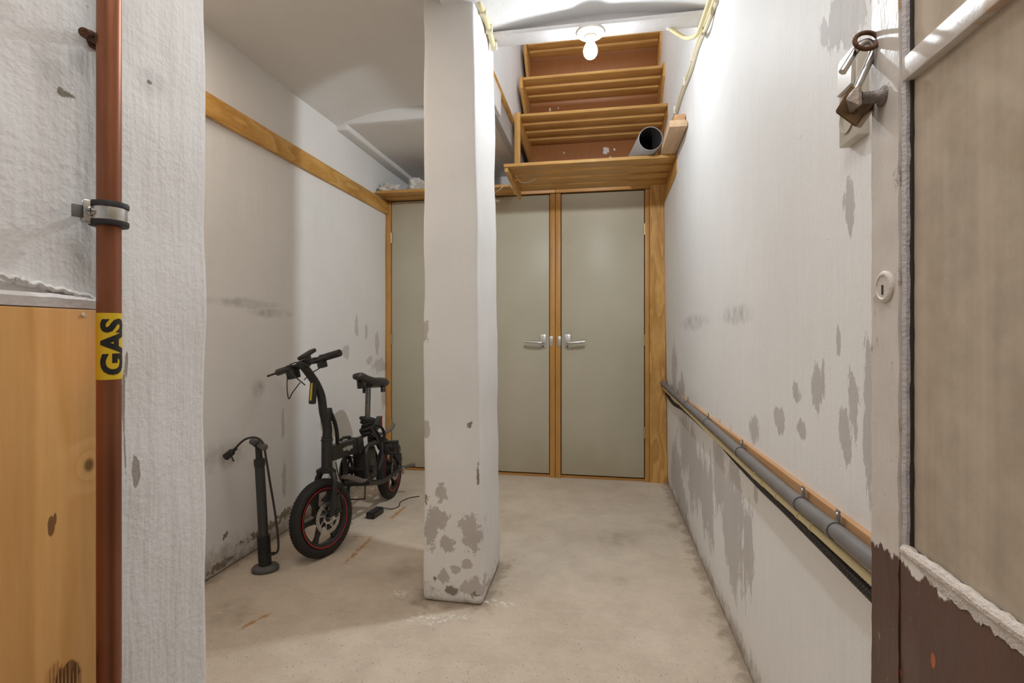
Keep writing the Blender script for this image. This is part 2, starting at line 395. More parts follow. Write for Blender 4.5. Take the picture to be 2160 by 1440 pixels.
def door_mat():
    m = NT('grey_green_laminate')
    col = m.mix(m.ramp(m.noise(2.2, 4), .3, .7), (.46, .42, .31), (.52, .475, .365))
    X, Y, Z = m.sep()
    k = m.math('MULTIPLY', m.ramp(m.noise(50, 4, .7, stretch=(.35, 1, 1.2)), .64, .72, 0, .5), m.ramp(m.noise(3.5, 3), .5, .62))
    col = m.mix(k, col, (.33, .28, .19))
    z2 = m.math('ADD', Z, m.ramp(m.noise(6, 4), .3, .7, -.12, .12)); col = m.mix(m.ramp(z2, .0, .35, .3, 0, True), col, (.36, .29, .17))
    k3 = m.ramp(m.voro(9), .02, .045, .6, 0); col = m.mix(k3, col, (.25, .2, .13))
    return m.finish(col, .42, m.bump(m.noise(140, 2), .05, .002), spec=.35)
M_door = door_mat()
M_dark = plain('shadow_gap_dark', (.03, .024, .02), .8)
M_alu = plain('brushed_aluminium', (.66, .65, .64), .32, .9, .05)
M_brass = plain('brass_hinge', (.62, .47, .22), .35, .9)
M_zinc = plain('zinc_plated_steel', (.62, .62, .60), .28, .95, .1, .25, 40)
M_rubber = plain('black_rubber', (.025, .024, .024), .6)
def copper():
    m = NT('tarnished_copper'); st = m.noise(30, 4, .6, stretch=(1, 1, .12))
    col = m.mix(m.ramp(st, .3, .7), (.24, .085, .042), (.34, .135, .07))
    col = m.mix(m.ramp(m.noise(9, 3, stretch=(1, 1, .5)), .5, .75, 0, .5), col, (.19, .065, .035))
    col = m.mix(m.ramp(m.voro(70), .04, .07, .6, 0), col, (.12, .05, .03))
    return m.finish(col, m.ramp(st, .3, .7, .34, .48), None, .75)
M_copper = copper()
M_yellow = plain('yellow_sticker', (.78, .52, .02), .4, 0, 0, .04)
M_black = plain('black_print', (.012, .011, .010), .5)
M_rust = plain('rusty_iron', (.13, .06, .03), .85, .2, .8, .5, 120)
M_whitegloss = plain('white_gloss_paint', (.74, .71, .70), .35, 0, .3, .08)
M_bulbbase = plain('white_ceramic', (.80, .74, .64), .35, 0, 0, .04)
M_cream = plain('cream_cable', (.72, .62, .36), .45, 0, .1, .08, 30)
M_creamw = plain('cream_painted_cable', (.72, .66, .50), .5, 0, .3, .1, 30)
M_white = plain('white_plastic', (.75, .72, .66), .4, 0, 0, .04)
M_switch = plain('cream_switch_plastic', (.56, .51, .43), .35, 0, 0, .03)
M_greypipe = plain('grey_conduit', (.175, .162, .157), .5, 0, .15, .25, 25)
M_pvc = plain('grey_pvc', (.36, .35, .345), .35, 0, 0, .06, 14)
M_pvcin = plain('pvc_inside', (.05, .045, .042), .6)
M_blackhose = plain('black_hose', (.022, .018, .016), .45)
def door_paint():
    m = NT('old_door_paint'); X, Y, Z = m.sep()
    w = m.mix(m.ramp(m.noise(14, 5, .6), .3, .7), (.70, .655, .61), (.62, .56, .51))
    fl = m.noise(38, 6, .7, stretch=(1, 1, .45)); gate = m.ramp(m.noise(8, 3), .5, .62)
    pk = m.math('MULTIPLY', m.ramp(fl, .60, .63), gate); w = m.mix(pk, w, (.30, .235, .19))
    up = m.ramp(Z, 1.26, 1.33); orange = m.math('MULTIPLY', m.ramp(m.noise(22, 4, .6, stretch=(1, 1, .4)), .54, .58), up); w = m.mix(m.math('MULTIPLY', orange, .8), w, (.47, .24, .06))
    sp = m.ramp(m.voro(120), .06, .12, .75, 0); sp = m.math('MULTIPLY', sp, m.ramp(m.noise(40, 2), .52, .6)); w = m.mix(sp, w, (.12, .08, .06))
    b = m.mix(m.ramp(m.noise(10, 4), .3, .7), (.085, .04, .027), (.115, .057, .040))
    sc = m.math('MULTIPLY', m.ramp(m.noise(55, 4, .7, stretch=(1, 1, .4)), .66, .70), .8); b = m.mix(sc, b, (.5, .38, .28))
    rd = m.ellipse_field([(tuple(on(1966, 1392, 0, .29)), (.1, .0035, .008)), (tuple(on(1898, 1418, 0, .29)), (.1, .002, .004))], .5, 60); b = m.mix(m.ramp(rd, .8, .9, 1, 0), b, (.42, .10, .035))
    zl = m.math('ADD', Z, m.ramp(m.noise(45, 5, .75, stretch=(1, 1, .3)), .25, .75, -.011, .011))
    zl = m.math('ADD', zl, m.ramp(m.noise(12, 3), .3, .7, -.007, .007))
    k = m.ramp(zl, .8255, .8275)
    col = m.mix(k, b, w)
    h = m.math('ADD', m.math('MULTIPLY', m.noise(60, 5, .65, stretch=(1, 1, .4)), .6), m.math('MULTIPLY', pk, -.8))
    return m.finish(col, m.ramp(m.noise(20, 3), .3, .7, .3, .5), m.bump(h, .5, .003), spec=.4)
M_doorpaint = door_paint()
M_putty = plain('cracked_putty', (.64, .57, .51), .75, 0, 1.0, .3, 140)
M_bead = plain('grubby_bead_paint', (.52, .49, .50), .5, 0, .6, .25, 90)
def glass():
    m = NT('grubby_hazed_glass'); t = m.t; t.nodes.remove(m.p)
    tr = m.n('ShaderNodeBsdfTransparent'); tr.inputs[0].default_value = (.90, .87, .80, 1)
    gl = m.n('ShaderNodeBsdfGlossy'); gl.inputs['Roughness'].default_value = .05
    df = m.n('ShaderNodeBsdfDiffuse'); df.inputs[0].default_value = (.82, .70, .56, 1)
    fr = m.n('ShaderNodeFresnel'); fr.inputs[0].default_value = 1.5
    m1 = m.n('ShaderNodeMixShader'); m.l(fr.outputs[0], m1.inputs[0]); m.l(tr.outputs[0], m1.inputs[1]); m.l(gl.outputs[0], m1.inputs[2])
    dirt_haze = m.math('ADD', m.ramp(m.noise(18, 5, .65), .35, .75, .36, .52), m.ramp(m.noise(9, 3, .6, stretch=(1, 3.2, .12)), .35, .65, .05, .17))  # dirt film with painted-in haze and reflection bands that brighten the pane
    m2 = m.n('ShaderNodeMixShader'); m.l(dirt_haze, m2.inputs[0]); m.l(m1.outputs[0], m2.inputs[1]); m.l(df.outputs[0], m2.inputs[2])
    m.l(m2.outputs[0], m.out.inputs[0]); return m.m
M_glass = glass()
M_bikeblack = plain('satin_black_paint', (.015, .0138, .013), .42, 0, 0, .1, 40, spec=.6)
M_tyre = plain('tyre_rubber', (.016, .014, .013), .7, 0, .4)
M_red = plain('red_rim_stripe', (.55, .02, .02), .4)
M_disc = plain('steel_disc', (.60, .57, .53), .35, .9)
M_leather = plain('black_saddle_vinyl', (.03, .025, .023), .38, 0, .2, .1, 120, spec=.6)
M_cloth = plain('black_cloth', (.016, .013, .012), .85, 0, .6)
M_greybar = plain('grey_worn_metal', (.20, .17, .15), .45, .5)
M_redrefl = plain('red_reflector', (.5, .03, .02), .3)
M_pumpgrey = plain('charcoal_pump_tube', (.05, .048, .046), .4, .3)
M_pumpbase = plain('dusty_grey_plastic', (.10, .095, .09), .65, 0, .4, .3, 90)
M_brasslock = plain('tarnished_lock_brass', (.30, .20, .115), .38, .85, .1, .2, 60)
M_chrome = plain('worn_chrome', (.62, .60, .58), .22, 1, .1, .2, 60)
M_paper = plain('crumpled_paper', (.62, .58, .53), .8, 0, .5, .12, 40)
M_string = plain('white_string', (.78, .75, .68), .8)
def emit():
    m = NT('lit_bulb_glass'); e = m.n('ShaderNodeEmission'); e.inputs[0].default_value = BULB_COLOR; e.inputs[1].default_value = BULB_GLOW
    tr = m.n('ShaderNodeBsdfTransparent'); ad = m.n('ShaderNodeAddShader'); m.l(e.outputs[0], ad.inputs[0]); m.l(tr.outputs[0], ad.inputs[1])
    m.l(ad.outputs[0], m.out.inputs[0]); m.t.nodes.remove(m.p); return m.m
M_emit = emit()

# ------------------------------------------------------------------ the setting
def plaster_box(name, mat, lo, hi, res=.06, rad=.012, amp=.004, freq=2.5, fine=0.0, mod=None, seed=0):
    lo, hi = Vector(lo), Vector(hi); bm = bmesh.new(); cache = {}
    def vert(p):
        key = tuple(round(c, 5) for c in p)
        if key in cache: return cache[key]
        q = Vector(p); c = Vector((min(max(q.x, lo.x + rad), hi.x - rad), min(max(q.y, lo.y + rad), hi.y - rad), min(max(q.z, lo.z + rad), hi.z - rad)))
        d = q - c
        if d.length > 1e-9:
            dn = d.normalized(); q = c + dn * rad
            nz = noise.noise(q * freq + Vector((seed, 0, 0))) * amp
            if fine: nz += noise.fractal(Vector((q.x * 22 + seed, q.y * 22 + 3, q.z * 8 + 1)), .9, 2.1, 3) * fine
            q = q + dn * nz
        if mod: q = mod(q)
        v = bm.verts.new(q); cache[key] = v; return v
    dims = hi - lo
    n = [max(1, int(round(dims[a] / res))) for a in range(3)]
    cuts = []
    for a in range(3):
        ks = [lo[a] + dims[a] * i / n[a] for i in range(n[a] + 1)]
        extra = [lo[a] + rad * .3, lo[a] + rad, hi[a] - rad, hi[a] - rad * .3] if dims[a] > rad * 3 else []
        cuts.append(sorted(set(round(k, 5) for k in ks + extra)))
    for a in range(3):
        b, c = (a + 1) % 3, (a + 2) % 3
        for side in (lo[a], hi[a]):
            for i in range(len(cuts[b]) - 1):
                for j in range(len(cuts[c]) - 1):
                    ps = []
                    for (u, w) in ((cuts[b][i], cuts[c][j]), (cuts[b][i + 1], cuts[c][j]), (cuts[b][i + 1], cuts[c][j + 1]), (cuts[b][i], cuts[c][j + 1])):
                        p = [0, 0, 0]; p[a] = round(side, 5); p[b] = u; p[c] = w; ps.append(vert(p))
                    try: bm.faces.new(ps)
                    except ValueError: pass
    bmesh.ops.recalc_face_normals(bm, faces=bm.faces)
    for f in bm.faces: f.smooth = True
    me = bpy.data.meshes.new(name); bm.to_mesh(me); bm.free(); me.materials.append(mat)
    return tag(obj(name, me), kind='structure')
def slab(name, mat, lo, hi): return tag(MB().box(lo, hi).build(name, mat), kind='structure')

TOP = 3.65
def lean_mod(q):
    q.x -= .0125 * min(q.z, 2.2); return q
tag(slab('floor', M_floor, (-1.75, -1.9, -.1), (.60, 4.3, 0)), 'worn beige concrete floor with rust marks and dark pits', 'floor')
tag(plaster_box('wall_right', M_right, (WX, -1.9, 0), (WX + .12, 4.3, TOP), .12, .01, .004, 1.6, 0, lean_mod), 'long white wall with flaking paint beside the conduits', 'wall')
tag(plaster_box('wall_left', M_left, (LX - .12, -1.9, 0), (LX, 4.3, 2.5), .12, .01, .006, 1.8, seed=5), 'white plaster wall behind the bicycle and the pump', 'wall')
tag(plaster_box('wall_back', M_dim, (-1.75, 4.2, 0), (.56, 4.3, TOP), .2, .01, .003, 2), 'plaster wall at the very back above the cupboard doors', 'wall')
# wall in front on the left: relief is real near the camera
def near_mod(q):
    return q
nb = plaster_box('wall_near', M_near, (NX - .12, .05, .0), (NX, .645, 2.55), .011, .010, .0045, 8, .0010, None, 2)
tag(nb, 'thick white painted wall end behind the copper gas pipe', 'wall')
def pil_mod(q):
    t = q.z / 2.4; k = (q.x - PX0) / (PX1 - PX0)
    q.x += -.030 * t * k + .006 * noise.noise(Vector((k * 2, q.y * 2, q.z * 3.1)))
    if q.z > 1.9: q.x += -.01 * math.sin((q.z - 1.9) * 4) * k * .5
    return q
tag(plaster_box('pillar', M_pillar, (PX0, PY0, 0), (PX1, PY1, 2.5), .03, .016, .005, 5, .0016, pil_mod, 9), 'free standing white plaster pillar with a flaking mouldy foot', 'pillar')
# left ceiling: a shallow vault, then a lower flat soffit with a corner strip
def arch_mod(q):
    if q.z < 2.45:
        t = max(-1, min(1, (q.x + 1.13) / .52)); q.z += .085 * (1 - t * t)
    return q
tag(plaster_box('ceiling', M_ceil, (-1.75, -1.9, 2.345), (-.60, 3.02, 2.56), .055, .01, .006, 2.2, seed=3, mod=arch_mod), 'low uneven ceiling above the bicycle', 'ceiling')
tag(plaster_box('ceiling_4', M_ceil, (-1.66, 2.97, 2.355), (-.63, 4.3, 2.50), .06, .012, .006, 4, seed=1), 'lower flat soffit over the paper littered shelf', 'ceiling')
tag(plaster_box('trim_1', M_ceil, (-1.66, 2.975, 2.322), (-1.575, 4.2, 2.38), .05, .012, .004, 4, seed=4), 'boxed plaster strip along the corner of wall and low ceiling', 'trim')
# hall vault: springs from the pillar line and the right wall
def vault():
    b = MB(); nx, ny = 30, 34; x0, x1, y0, y1 = -.62, WX + .02, -1.9, 2.20; g = []
    for j in range(ny + 1):
        y = y0 + (y1 - y0) * j / ny; row = []
        for i in range(nx + 1):
            x = x0 + (x1 - x0) * i / nx; t = max(-1, min(1, (x + .02) / .47))
            z = 2.328 + .05 * (1 - t * t) + .004 * noise.noise(Vector((x * 4, y * 4, 1)))
            row.append(b._v((x, y, z)))
        g.append(row)
    topv = [[b._v((x0 + (x1 - x0) * i, y0 + (y1 - y0) * j, 2.55)) for i in (0, 1)] for j in (0, 1)]
    for j in range(ny):
        for i in range(nx): b.bm.faces.new((g[j][i], g[j][i + 1], g[j + 1][i + 1], g[j + 1][i]))
    b.bm.faces.new((topv[0][0], topv[0][1], topv[1][1], topv[1][0]))
    b.bm.faces.new([*g[0]] + [topv[0][1], topv[0][0]]); b.bm.faces.new([*g[ny]] + [topv[1][1], topv[1][0]])
    b.bm.faces.new([r[0] for r in g] + [topv[1][0], topv[0][0]]); b.bm.faces.new([r[nx] for r in g] + [topv[1][1], topv[0][1]])
    return b.build('ceiling_2', M_ceil2)
tag(vault(), 'shallow white vault over the passage in front of the bulb', 'ceiling', kind='structure')
bm_beam = MB().box((-.56, 2.125, 2.31), (WX + .01, 2.215, 2.328), .003)
bm_beam.box((-.56, 2.17, 2.3275), (WX + .01, 2.19, 2.62))
tag(bm_beam.build('beam', M_whitegloss), 'white painted steel beam carrying the bare bulb', 'beam', kind='structure')
tag(slab('ceiling_3', M_niche, (-.8, 2.1, TOP - .03), (.56, 4.3, TOP + .07)), 'high ceiling over the slatted steps', 'ceiling')
tag(plaster_box('wall_stairwell', M_niche, (-.74, 2.2, 2.50), (-.612, 4.3, TOP), .1, .008, .006, 3, seed=8), 'pale wall on the near side of the raised stairwell', 'wall')
tag(slab('wall_front', M_niche, (-.8, 2.12, 2.62), (.56, 2.22, TOP)), 'wall above the steel beam facing the steps', 'wall')
tag(slab('trim_3', plain('grey_painted_board', (.42, .41, .405), .5, 0, .1, .08, 10), (-.655, 2.27, 2.335), (-.62, 4.18, 2.485)), 'grey painted header board between the low ceiling and the steps', 'trim')
tag(MB().box((-.655, 2.6, 2.487), (-.592, 3.44, 2.499), .002).build('trim_2', M_plank), 'varnished wooden strip on top of the grey header board', 'trim', kind='structure')
tag(plaster_box('wall_pier', M_right, (.405, -.7, 0), (WX + .02, .68, 2.4), .12, .012, .004, 3, seed=6), 'shallow pier of the white wall seen through the door glass', 'wall')

tag(slab('wall_entrance', M_dim, (-1.75, -1.9, 0), (.60, -1.8, 2.6)), 'plaster wall closing the passage behind the camera', 'wall')
# ------------------------------------------------------------------ cupboard front: frame and three doors
fr = thing('cupboard_frame', 'varnished pine frame around the three cupboard doors', 'door frame', kind='structure')
def post(name, x0, x1, y0=BY - .03, y1=BY + .06, z0=0.0, z1=2.06, mat=None): return MB().box((x0, y0, z0), (x1, y1, z1), .002).build(name, mat or M_frame, fr)
xL = on(828, 700, 1, BY).x; xa = on(1160, 700, 1, BY).x; xb = on(1184, 700, 1, BY).x; xc = on(1359, 700, 1, BY).x; xd = on(1369, 700, 1, BY).x; xe = WX
xm = (xa + xb) / 2
post('upright', LX + .004, xL - .003); post('upright', xa + .003, xm - .0015); post('upright', xm + .0015, xb - .003); post('upright', xc + .003, xd)
x1r = -1.02; x2l = -.963
post('upright', x1r + .003, -.993); post('upright', -.990, x2l - .003)
post('header', LX + .004, xm - .001, z0=2.065, z1=2.115, mat=M_frameh); post('header', xm + .001, xd, z0=2.065, z1=2.115, mat=M_frameh)
post('sill', LX + .004, xd, BY - .012, BY + .06, 0, .018, M_frameh)
pl = MB().prism([(xd + .002, BY - .035, 0), (WX - .003, BY - .035, 0), (WX - .028, BY - .035, 2.10), (xd + .002, BY - .035, 2.10)], (0, .055, 0)).build('side_panel', M_post, fr); pl['label'] = 'wide plywood panel with wavy grain'
for x, z in ((xa + .012, .99), (xb - .012, .99)):
    MB().box((x - .011, BY - .0325, z - .035), (x + .011, BY - .029, z + .035), .001).build('strike_plate', M_alu, fr)
def cupboard_door(n, x0, x1, handle, label):
    d = thing('door_%d' % n, label, 'door', ((x0 + x1) / 2, BY, 0), kind='structure')
    z0, z1 = .028, 2.055; c = Vector(d.location)
    def B(name, b, mat, parent=d):
        o = b.build(name, mat, parent)
        if parent is d: o.location = -c
        return o
    B('panel', MB().box((x0 + .003, BY - .022, z0), (x1 - .003, BY + .016, z1), .0015), M_door)
    hx = x0 if handle == 1 else x1
    for z in (1.78, 1.0, .35):                      # hinges on the side away from the handle
        sx = x1 if handle == 1 else x0
        B('hinge', MB().cyl((sx, BY - .028, z - .04), (sx, BY - .028, z + .04), .005, n=10), M_brass)
    if handle:
        s = handle; px = hx + s * .048; zc = .992
        bp = B('backplate', MB().box((px - .021, BY - .029, zc - .052), (px + .021, BY - .021, zc + .048), .003), M_alu)
        lv = B('lever', MB().tube(smooth_path([(px, BY - .026, zc - .012), (px, BY - .062, zc - .012), (px + s * .012, BY - .072, zc - .012), (px + s * .06, BY - .074, zc - .010), (px + s * .125, BY - .070, zc - .004)], 6), .0095, 14), M_alu)
        k = MB().cyl((px, BY - .0325, zc - .04), (px, BY - .028, zc - .04), .006, n=12).build('keyhole', M_dark, bp)
        k2 = MB().cyl((px, BY - .0305, zc + .036), (px, BY - .028, zc + .036), .0035, n=10).build('screw', M_greypipe, bp)
    return d
cupboard_door(1, xL, x1r, 0, 'grey green cupboard door by the bicycle saddle, half hidden by the pillar')
cupboard_door(2, x2l, xa, -1, 'grey green cupboard door just right of the pillar, lever pointing towards the pillar')
cupboard_door(3, xb, xc, 1, 'fully visible grey green cupboard door beside the plywood panel')

# plank along the left wall
tag(MB().box((LX - .002, .30, 1.962), (LX + .022, BY - .035, 2.058), .002).build('wall_plank', M_plank), 'long varnished plywood plank fixed along the white wall above the bicycle', 'plank')

# ------------------------------------------------------------------ slatted shelves over the cupboard and up the stairwell
def bracket(poly, x, w): return MB().prism([(x, y, z) for y, z in poly], (w, 0, 0))
def shelf(label, xl, xr, yf, n, pitch, zb, sides):
    t = thing('slatted_shelf', label, 'shelf', (xl, yf, zb), 'slatted shelves stepping up the stairwell')
    c = Vector(t.location)
    for i in range(n):
        y = yf + i * pitch + random.uniform(-.004, .004)
        o = MB().box((xl, y, zb), (xr, y + pitch * .76, zb + .019), .002).build('slat', M_slat, t); o.location = -c
    for (poly, x, w) in sides:
        o = bracket(poly, x, w).build('side_board', M_side, t); o.location = -c
    return t
xr = .414
K = .965
def yz(y, z): return (y * K, H + (z - H) * K)
def bracket_poly(pts): return [yz(y, z) for y, z in pts]
def steps(label, xl, yf, n, pitch, zb, sides, xe=xr):
    y, z = yz(yf, zb)
    return shelf(label, xl * K, xe, y, n, pitch * K, z, [(bracket_poly(p), x, w) for p, x, w in sides])
s1 = steps('lowest slatted oak shelf jutting out above the two visible lever doors', -.617, 3.17, 4, .153, 2.096,
           [([(3.17, 2.118), (3.17, 2.01), (3.26, 1.995), (3.83, 1.99), (3.83, 2.118)], xr + .001, .02), ([(3.185, 2.095), (3.185, 2.07), (3.72, 2.03), (3.72, 2.095)], -.592, .02)])
s2 = steps('second slatted oak shelf up, behind the grey plastic tube', -.60, 3.585, 4, .152, 2.582,
           [([(3.585, 2.604), (3.585, 2.514), (4.17, 2.444), (4.17, 2.604)], xr, .021), ([(3.60, 2.582), (3.60, 2.50), (4.17, 2.44), (4.17, 2.582)], -.578, .018)], xr - .002)
o = MB().box((-.618 * K, 3.575 * K, 2.085), (-.577 * K, 3.597 * K, H + 1.56 * K), .002).build('post', M_side, s2); o.location = -Vector(s2.location)
s3 = steps('third slatted oak shelf up, just below the glowing bulb', -.585, 3.75, 3, .143, 2.922,
           [([(3.74, 2.955), (3.74, 2.86), (4.17, 2.62), (4.17, 2.955)], xr - .012, .02), ([(3.74, 2.945), (3.74, 2.86), (4.17, 2.62), (4.17, 2.945)], -.585, .02)], xr - .013)
s4 = steps('topmost slatted oak shelf, partly hidden by the white beam', -.58, 3.95, 2, .115, 3.29,
           [([(3.94, 3.33), (3.94, 3.22), (4.17, 2.97), (4.17, 3.33)], xr - .012, .02), ([(3.94, 3.33), (3.94, 3.22), (4.17, 2.97), (4.17, 3.33)], -.585, .02)], xr - .013)
s0 = shelf('slatted shelf over the cupboard door by the bicycle, littered with paper', LX + .025, -.64, 3.49, 2, .135, 2.064, [])
for z0, z1, lab in ((2.03, 2.552, 'brown hardboard panel with white paint splashes behind the lowest shelf'), (2.554, 2.884, 'brown hardboard panel between the second and third shelves'),
                    (2.886, 3.242, 'brown hardboard panel between the third and topmost shelves'), (3.244, 3.61, 'brown hardboard panel above the topmost shelf')):
    tag(MB().box((-.565, 4.172 * K + .002, z0), (xr - .002, 4.184 * K + .002, z1), .001).build('hardboard_panel', M_hard), lab, 'panel', 'brown hardboard panels behind the shelves')

# things on the shelves
def grey_tube():
    t = thing('plastic_tube', 'thick grey plastic drain tube poking open end out over the lowest shelf', 'tube')
    R = .0685; r = .0635; c0 = Vector((.265, 2.985, 2.0795 + R)); d = Vector((-.12, 1, 0)).normalized()
    q = d.to_track_quat('Z', 'Y').to_matrix().to_4x4(); M = Matrix.Translation(c0) @ q; L = .50
    MB().lathe([(R, L), (R, .003), (R - .002, 0), (r + .001, 0), (r, .003)], M, 48).build('outer_wall', M_pvc, t)
    MB().lathe([(r, .003), (r - .0004, L), (0, L)], M, 48).build('inner_wall', M_pvcin, t)
    return base(t, (c0.x, c0.y, 2.0795))
grey_tube()
def offcut(label, lo, hi, mat=M_raw):
    o = MB().box(lo, hi, .0015).build('wood_offcut', mat); tag(o, label, 'wood offcut', 'wood offcuts stacked at the end of the lowest shelf'); return o
offcut('broad raw pine offcut lowest in the stack beside the grey tube', (.328, 2.66, 2.0795), (.413, 3.50, 2.1065))
offcut('thin raw pine offcut in the middle of the stack by the wall', (.330, 2.68, 2.1070), (.408, 3.45, 2.121))
offcut('narrow reddish offcut topmost on the stack by the wall', (.360, 2.72, 2.1215), (.411, 3.40, 2.166), M_batten)

def crumple(loc, s, label, seed):
    bm = bmesh.new(); bmesh.ops.create_icosphere(bm, subdivisions=3, radius=1)
    for v in bm.verts:
        n = noise.noise(v.co * 2.2 + Vector((seed, 0, 0))) * .5 + noise.cell(v.co * 2.5 + Vector((0, seed, 0))) * .35
        v.co *= 1 + n; v.co.z = max(-.42, v.co.z)
        v.co = Vector((v.co.x * s[0], v.co.y * s[1], v.co.z * s[2]))
    b = MB(); b.bm.free(); b.bm = bm
    o = b.build('crumpled_paper', M_paper, smooth=False); zmin = min(v.co.z for v in o.data.vertices); o.location = (loc[0], loc[1], loc[2] - zmin); tag(o, label, 'paper', 'crumpled papers on the shelf'); return o
crumple((-1.545, 3.57, 2.084), (.075, .05, .05), 'small flat crumpled paper nearest the wall plank', 1)
crumple((-1.35, 3.58, 2.084), (.07, .05, .065), 'middle crumpled paper in the heap on the shelf', 5)
crumple((-1.15, 3.59, 2.084), (.085, .06, .11), 'tallest crumpled paper beside the pillar edge', 9)

tag(MB().tube(smooth_path([on(1088, 369, 2, 2.0562), on(1097, 383, 2, 2.046), on(1110, 385, 2, 2.044), on(1130, 378, 2, 2.0562)], 6), .0018, 6).build('string', M_string), 'thin white string drooping from the lowest slatted shelf', 'string')
tag(MB().tube(smooth_path([on(1042, 407, 1, 3.484), on(1055, 399, 1, 3.485), on(1064, 390, 1, 3.488), Vector((-.655, 3.500, 2.072))], 6), .002, 6).build('string', M_string), 'short stiff white string next to the pillar, above the cupboard header', 'string')

# ------------------------------------------------------------------ bare bulb on the beam
def lamp():
    x, y = -.052, 2.17
    t = thing('ceiling_lamp', 'bare lit bulb in a white ceramic holder under the beam', 'lamp', (x, y, 2.31))
    MB().lathe([(0, 0), (.056, 0), (.057, -.008), (.050, -.014), (.040, -.017), (.030, -.018), (0, -.018)], n=40).build('base_disc', M_bulbbase, t)
    MB().lathe([(.024, -.017), (.025, -.030), (.021, -.035), (0, -.035)], n=28).build('socket', M_bulbbase, t)
    MB().lathe([(.0145, -.034), (.0145, -.042), (0, -.042)], n=24).build('screw_cap', M_zinc, t)
    prof = [(.0142, -.040), (.0165, -.046), (.024, -.058), (.0295, -.073), (.030, -.082), (.027, -.095), (.019, -.106), (.008, -.1115), (0, -.112)]
    MB().lathe(prof, n=32).build('bulb', M_emit, t)
lamp()

# ------------------------------------------------------------------ cables at the top
def clip(b, p, r): b.box((p[0] - r, p[1] - r, p[2] - r), (p[0] + r, p[1] + r, p[2] + r), r * .4)
c1 = thing('wall_cable', 'cream cable clipped along the upper edge of the flaking wall', 'cable')
xw = WX - .0275 - .008
pts = [on(1513, -14, 0, xw), on(1492, 40, 0, xw), on(1474, 85, 0, xw), on(1458, 140, 0, xw), on(1441, 185, 0, xw), on(1424, 240, 0, xw), on(1416, 262, 0, xw)]
MB().tube(smooth_path([p + Vector((0, 0, .004)) for p in pts], 6), .0065, 10).build('sheath', M_cream, c1)
for x, y in ((1462, 120), (1446, 172), (1425, 232)): 
    b = MB(); p = on(x, y, 0, xw); b.box((p.x - .012, p.y - .006, p.z - .02), (p.x + .008, p.y + .006, p.z + .02), .002); b.build('clip', M_white, c1)
base(c1, pts[-1])
c2 = thing('wall_cable', 'second grey painted cable running just below the cream wall cable', 'cable')
MB().tube(smooth_path([p + Vector((0, .01, -.022)) for p in pts], 6), .0075, 10).build('sheath', M_creamw, c2); base(c2, pts[-1])
pts3 = [on(1411, 58, 1, 2.2), on(1425, 68, 1, 2.205), on(1447, 80, 1, 2.2), on(1466, 76, 1, 2.15), on(1476, 60, 1, 2.1), on(1490, 20, 1, 2.02), on(1502, -15, 1, 1.95)]
c3 = thing('beam_cable', 'cream cable looping from the beam end up to the vault', 'cable')
MB().tube(smooth_path(pts3, 7), .0085, 12).build('sheath', M_cream, c3); b = MB(); clip(b, pts3[0], .009); b.build('end_clip', M_white, c3); base(c3, pts3[0])
c4 = thing('pillar_cable', 'painted cream cable pinned along the top of the pillar', 'cable')
pts4 = [on(1005, -18, 0, -.478), on(1013, 8, 0, -.472), on(1024, 38, 0, -.472), on(1034, 72, 0, -.470), on(1041, 98, 0, -.466)]
MB().tube(smooth_path(pts4, 8), .011, 12).build('sheath', M_cream, c4)
for p in (pts4[1] * .5 + pts4[2] * .5, pts4[2] * .3 + pts4[3] * .7, pts4[4]):
    b = MB(); b.box(p - Vector((.012, .009, .017)), p + Vector((.016, .009, .017)), .004); b.build('clip', M_creamw, c4)
base(c4, pts4[-1])

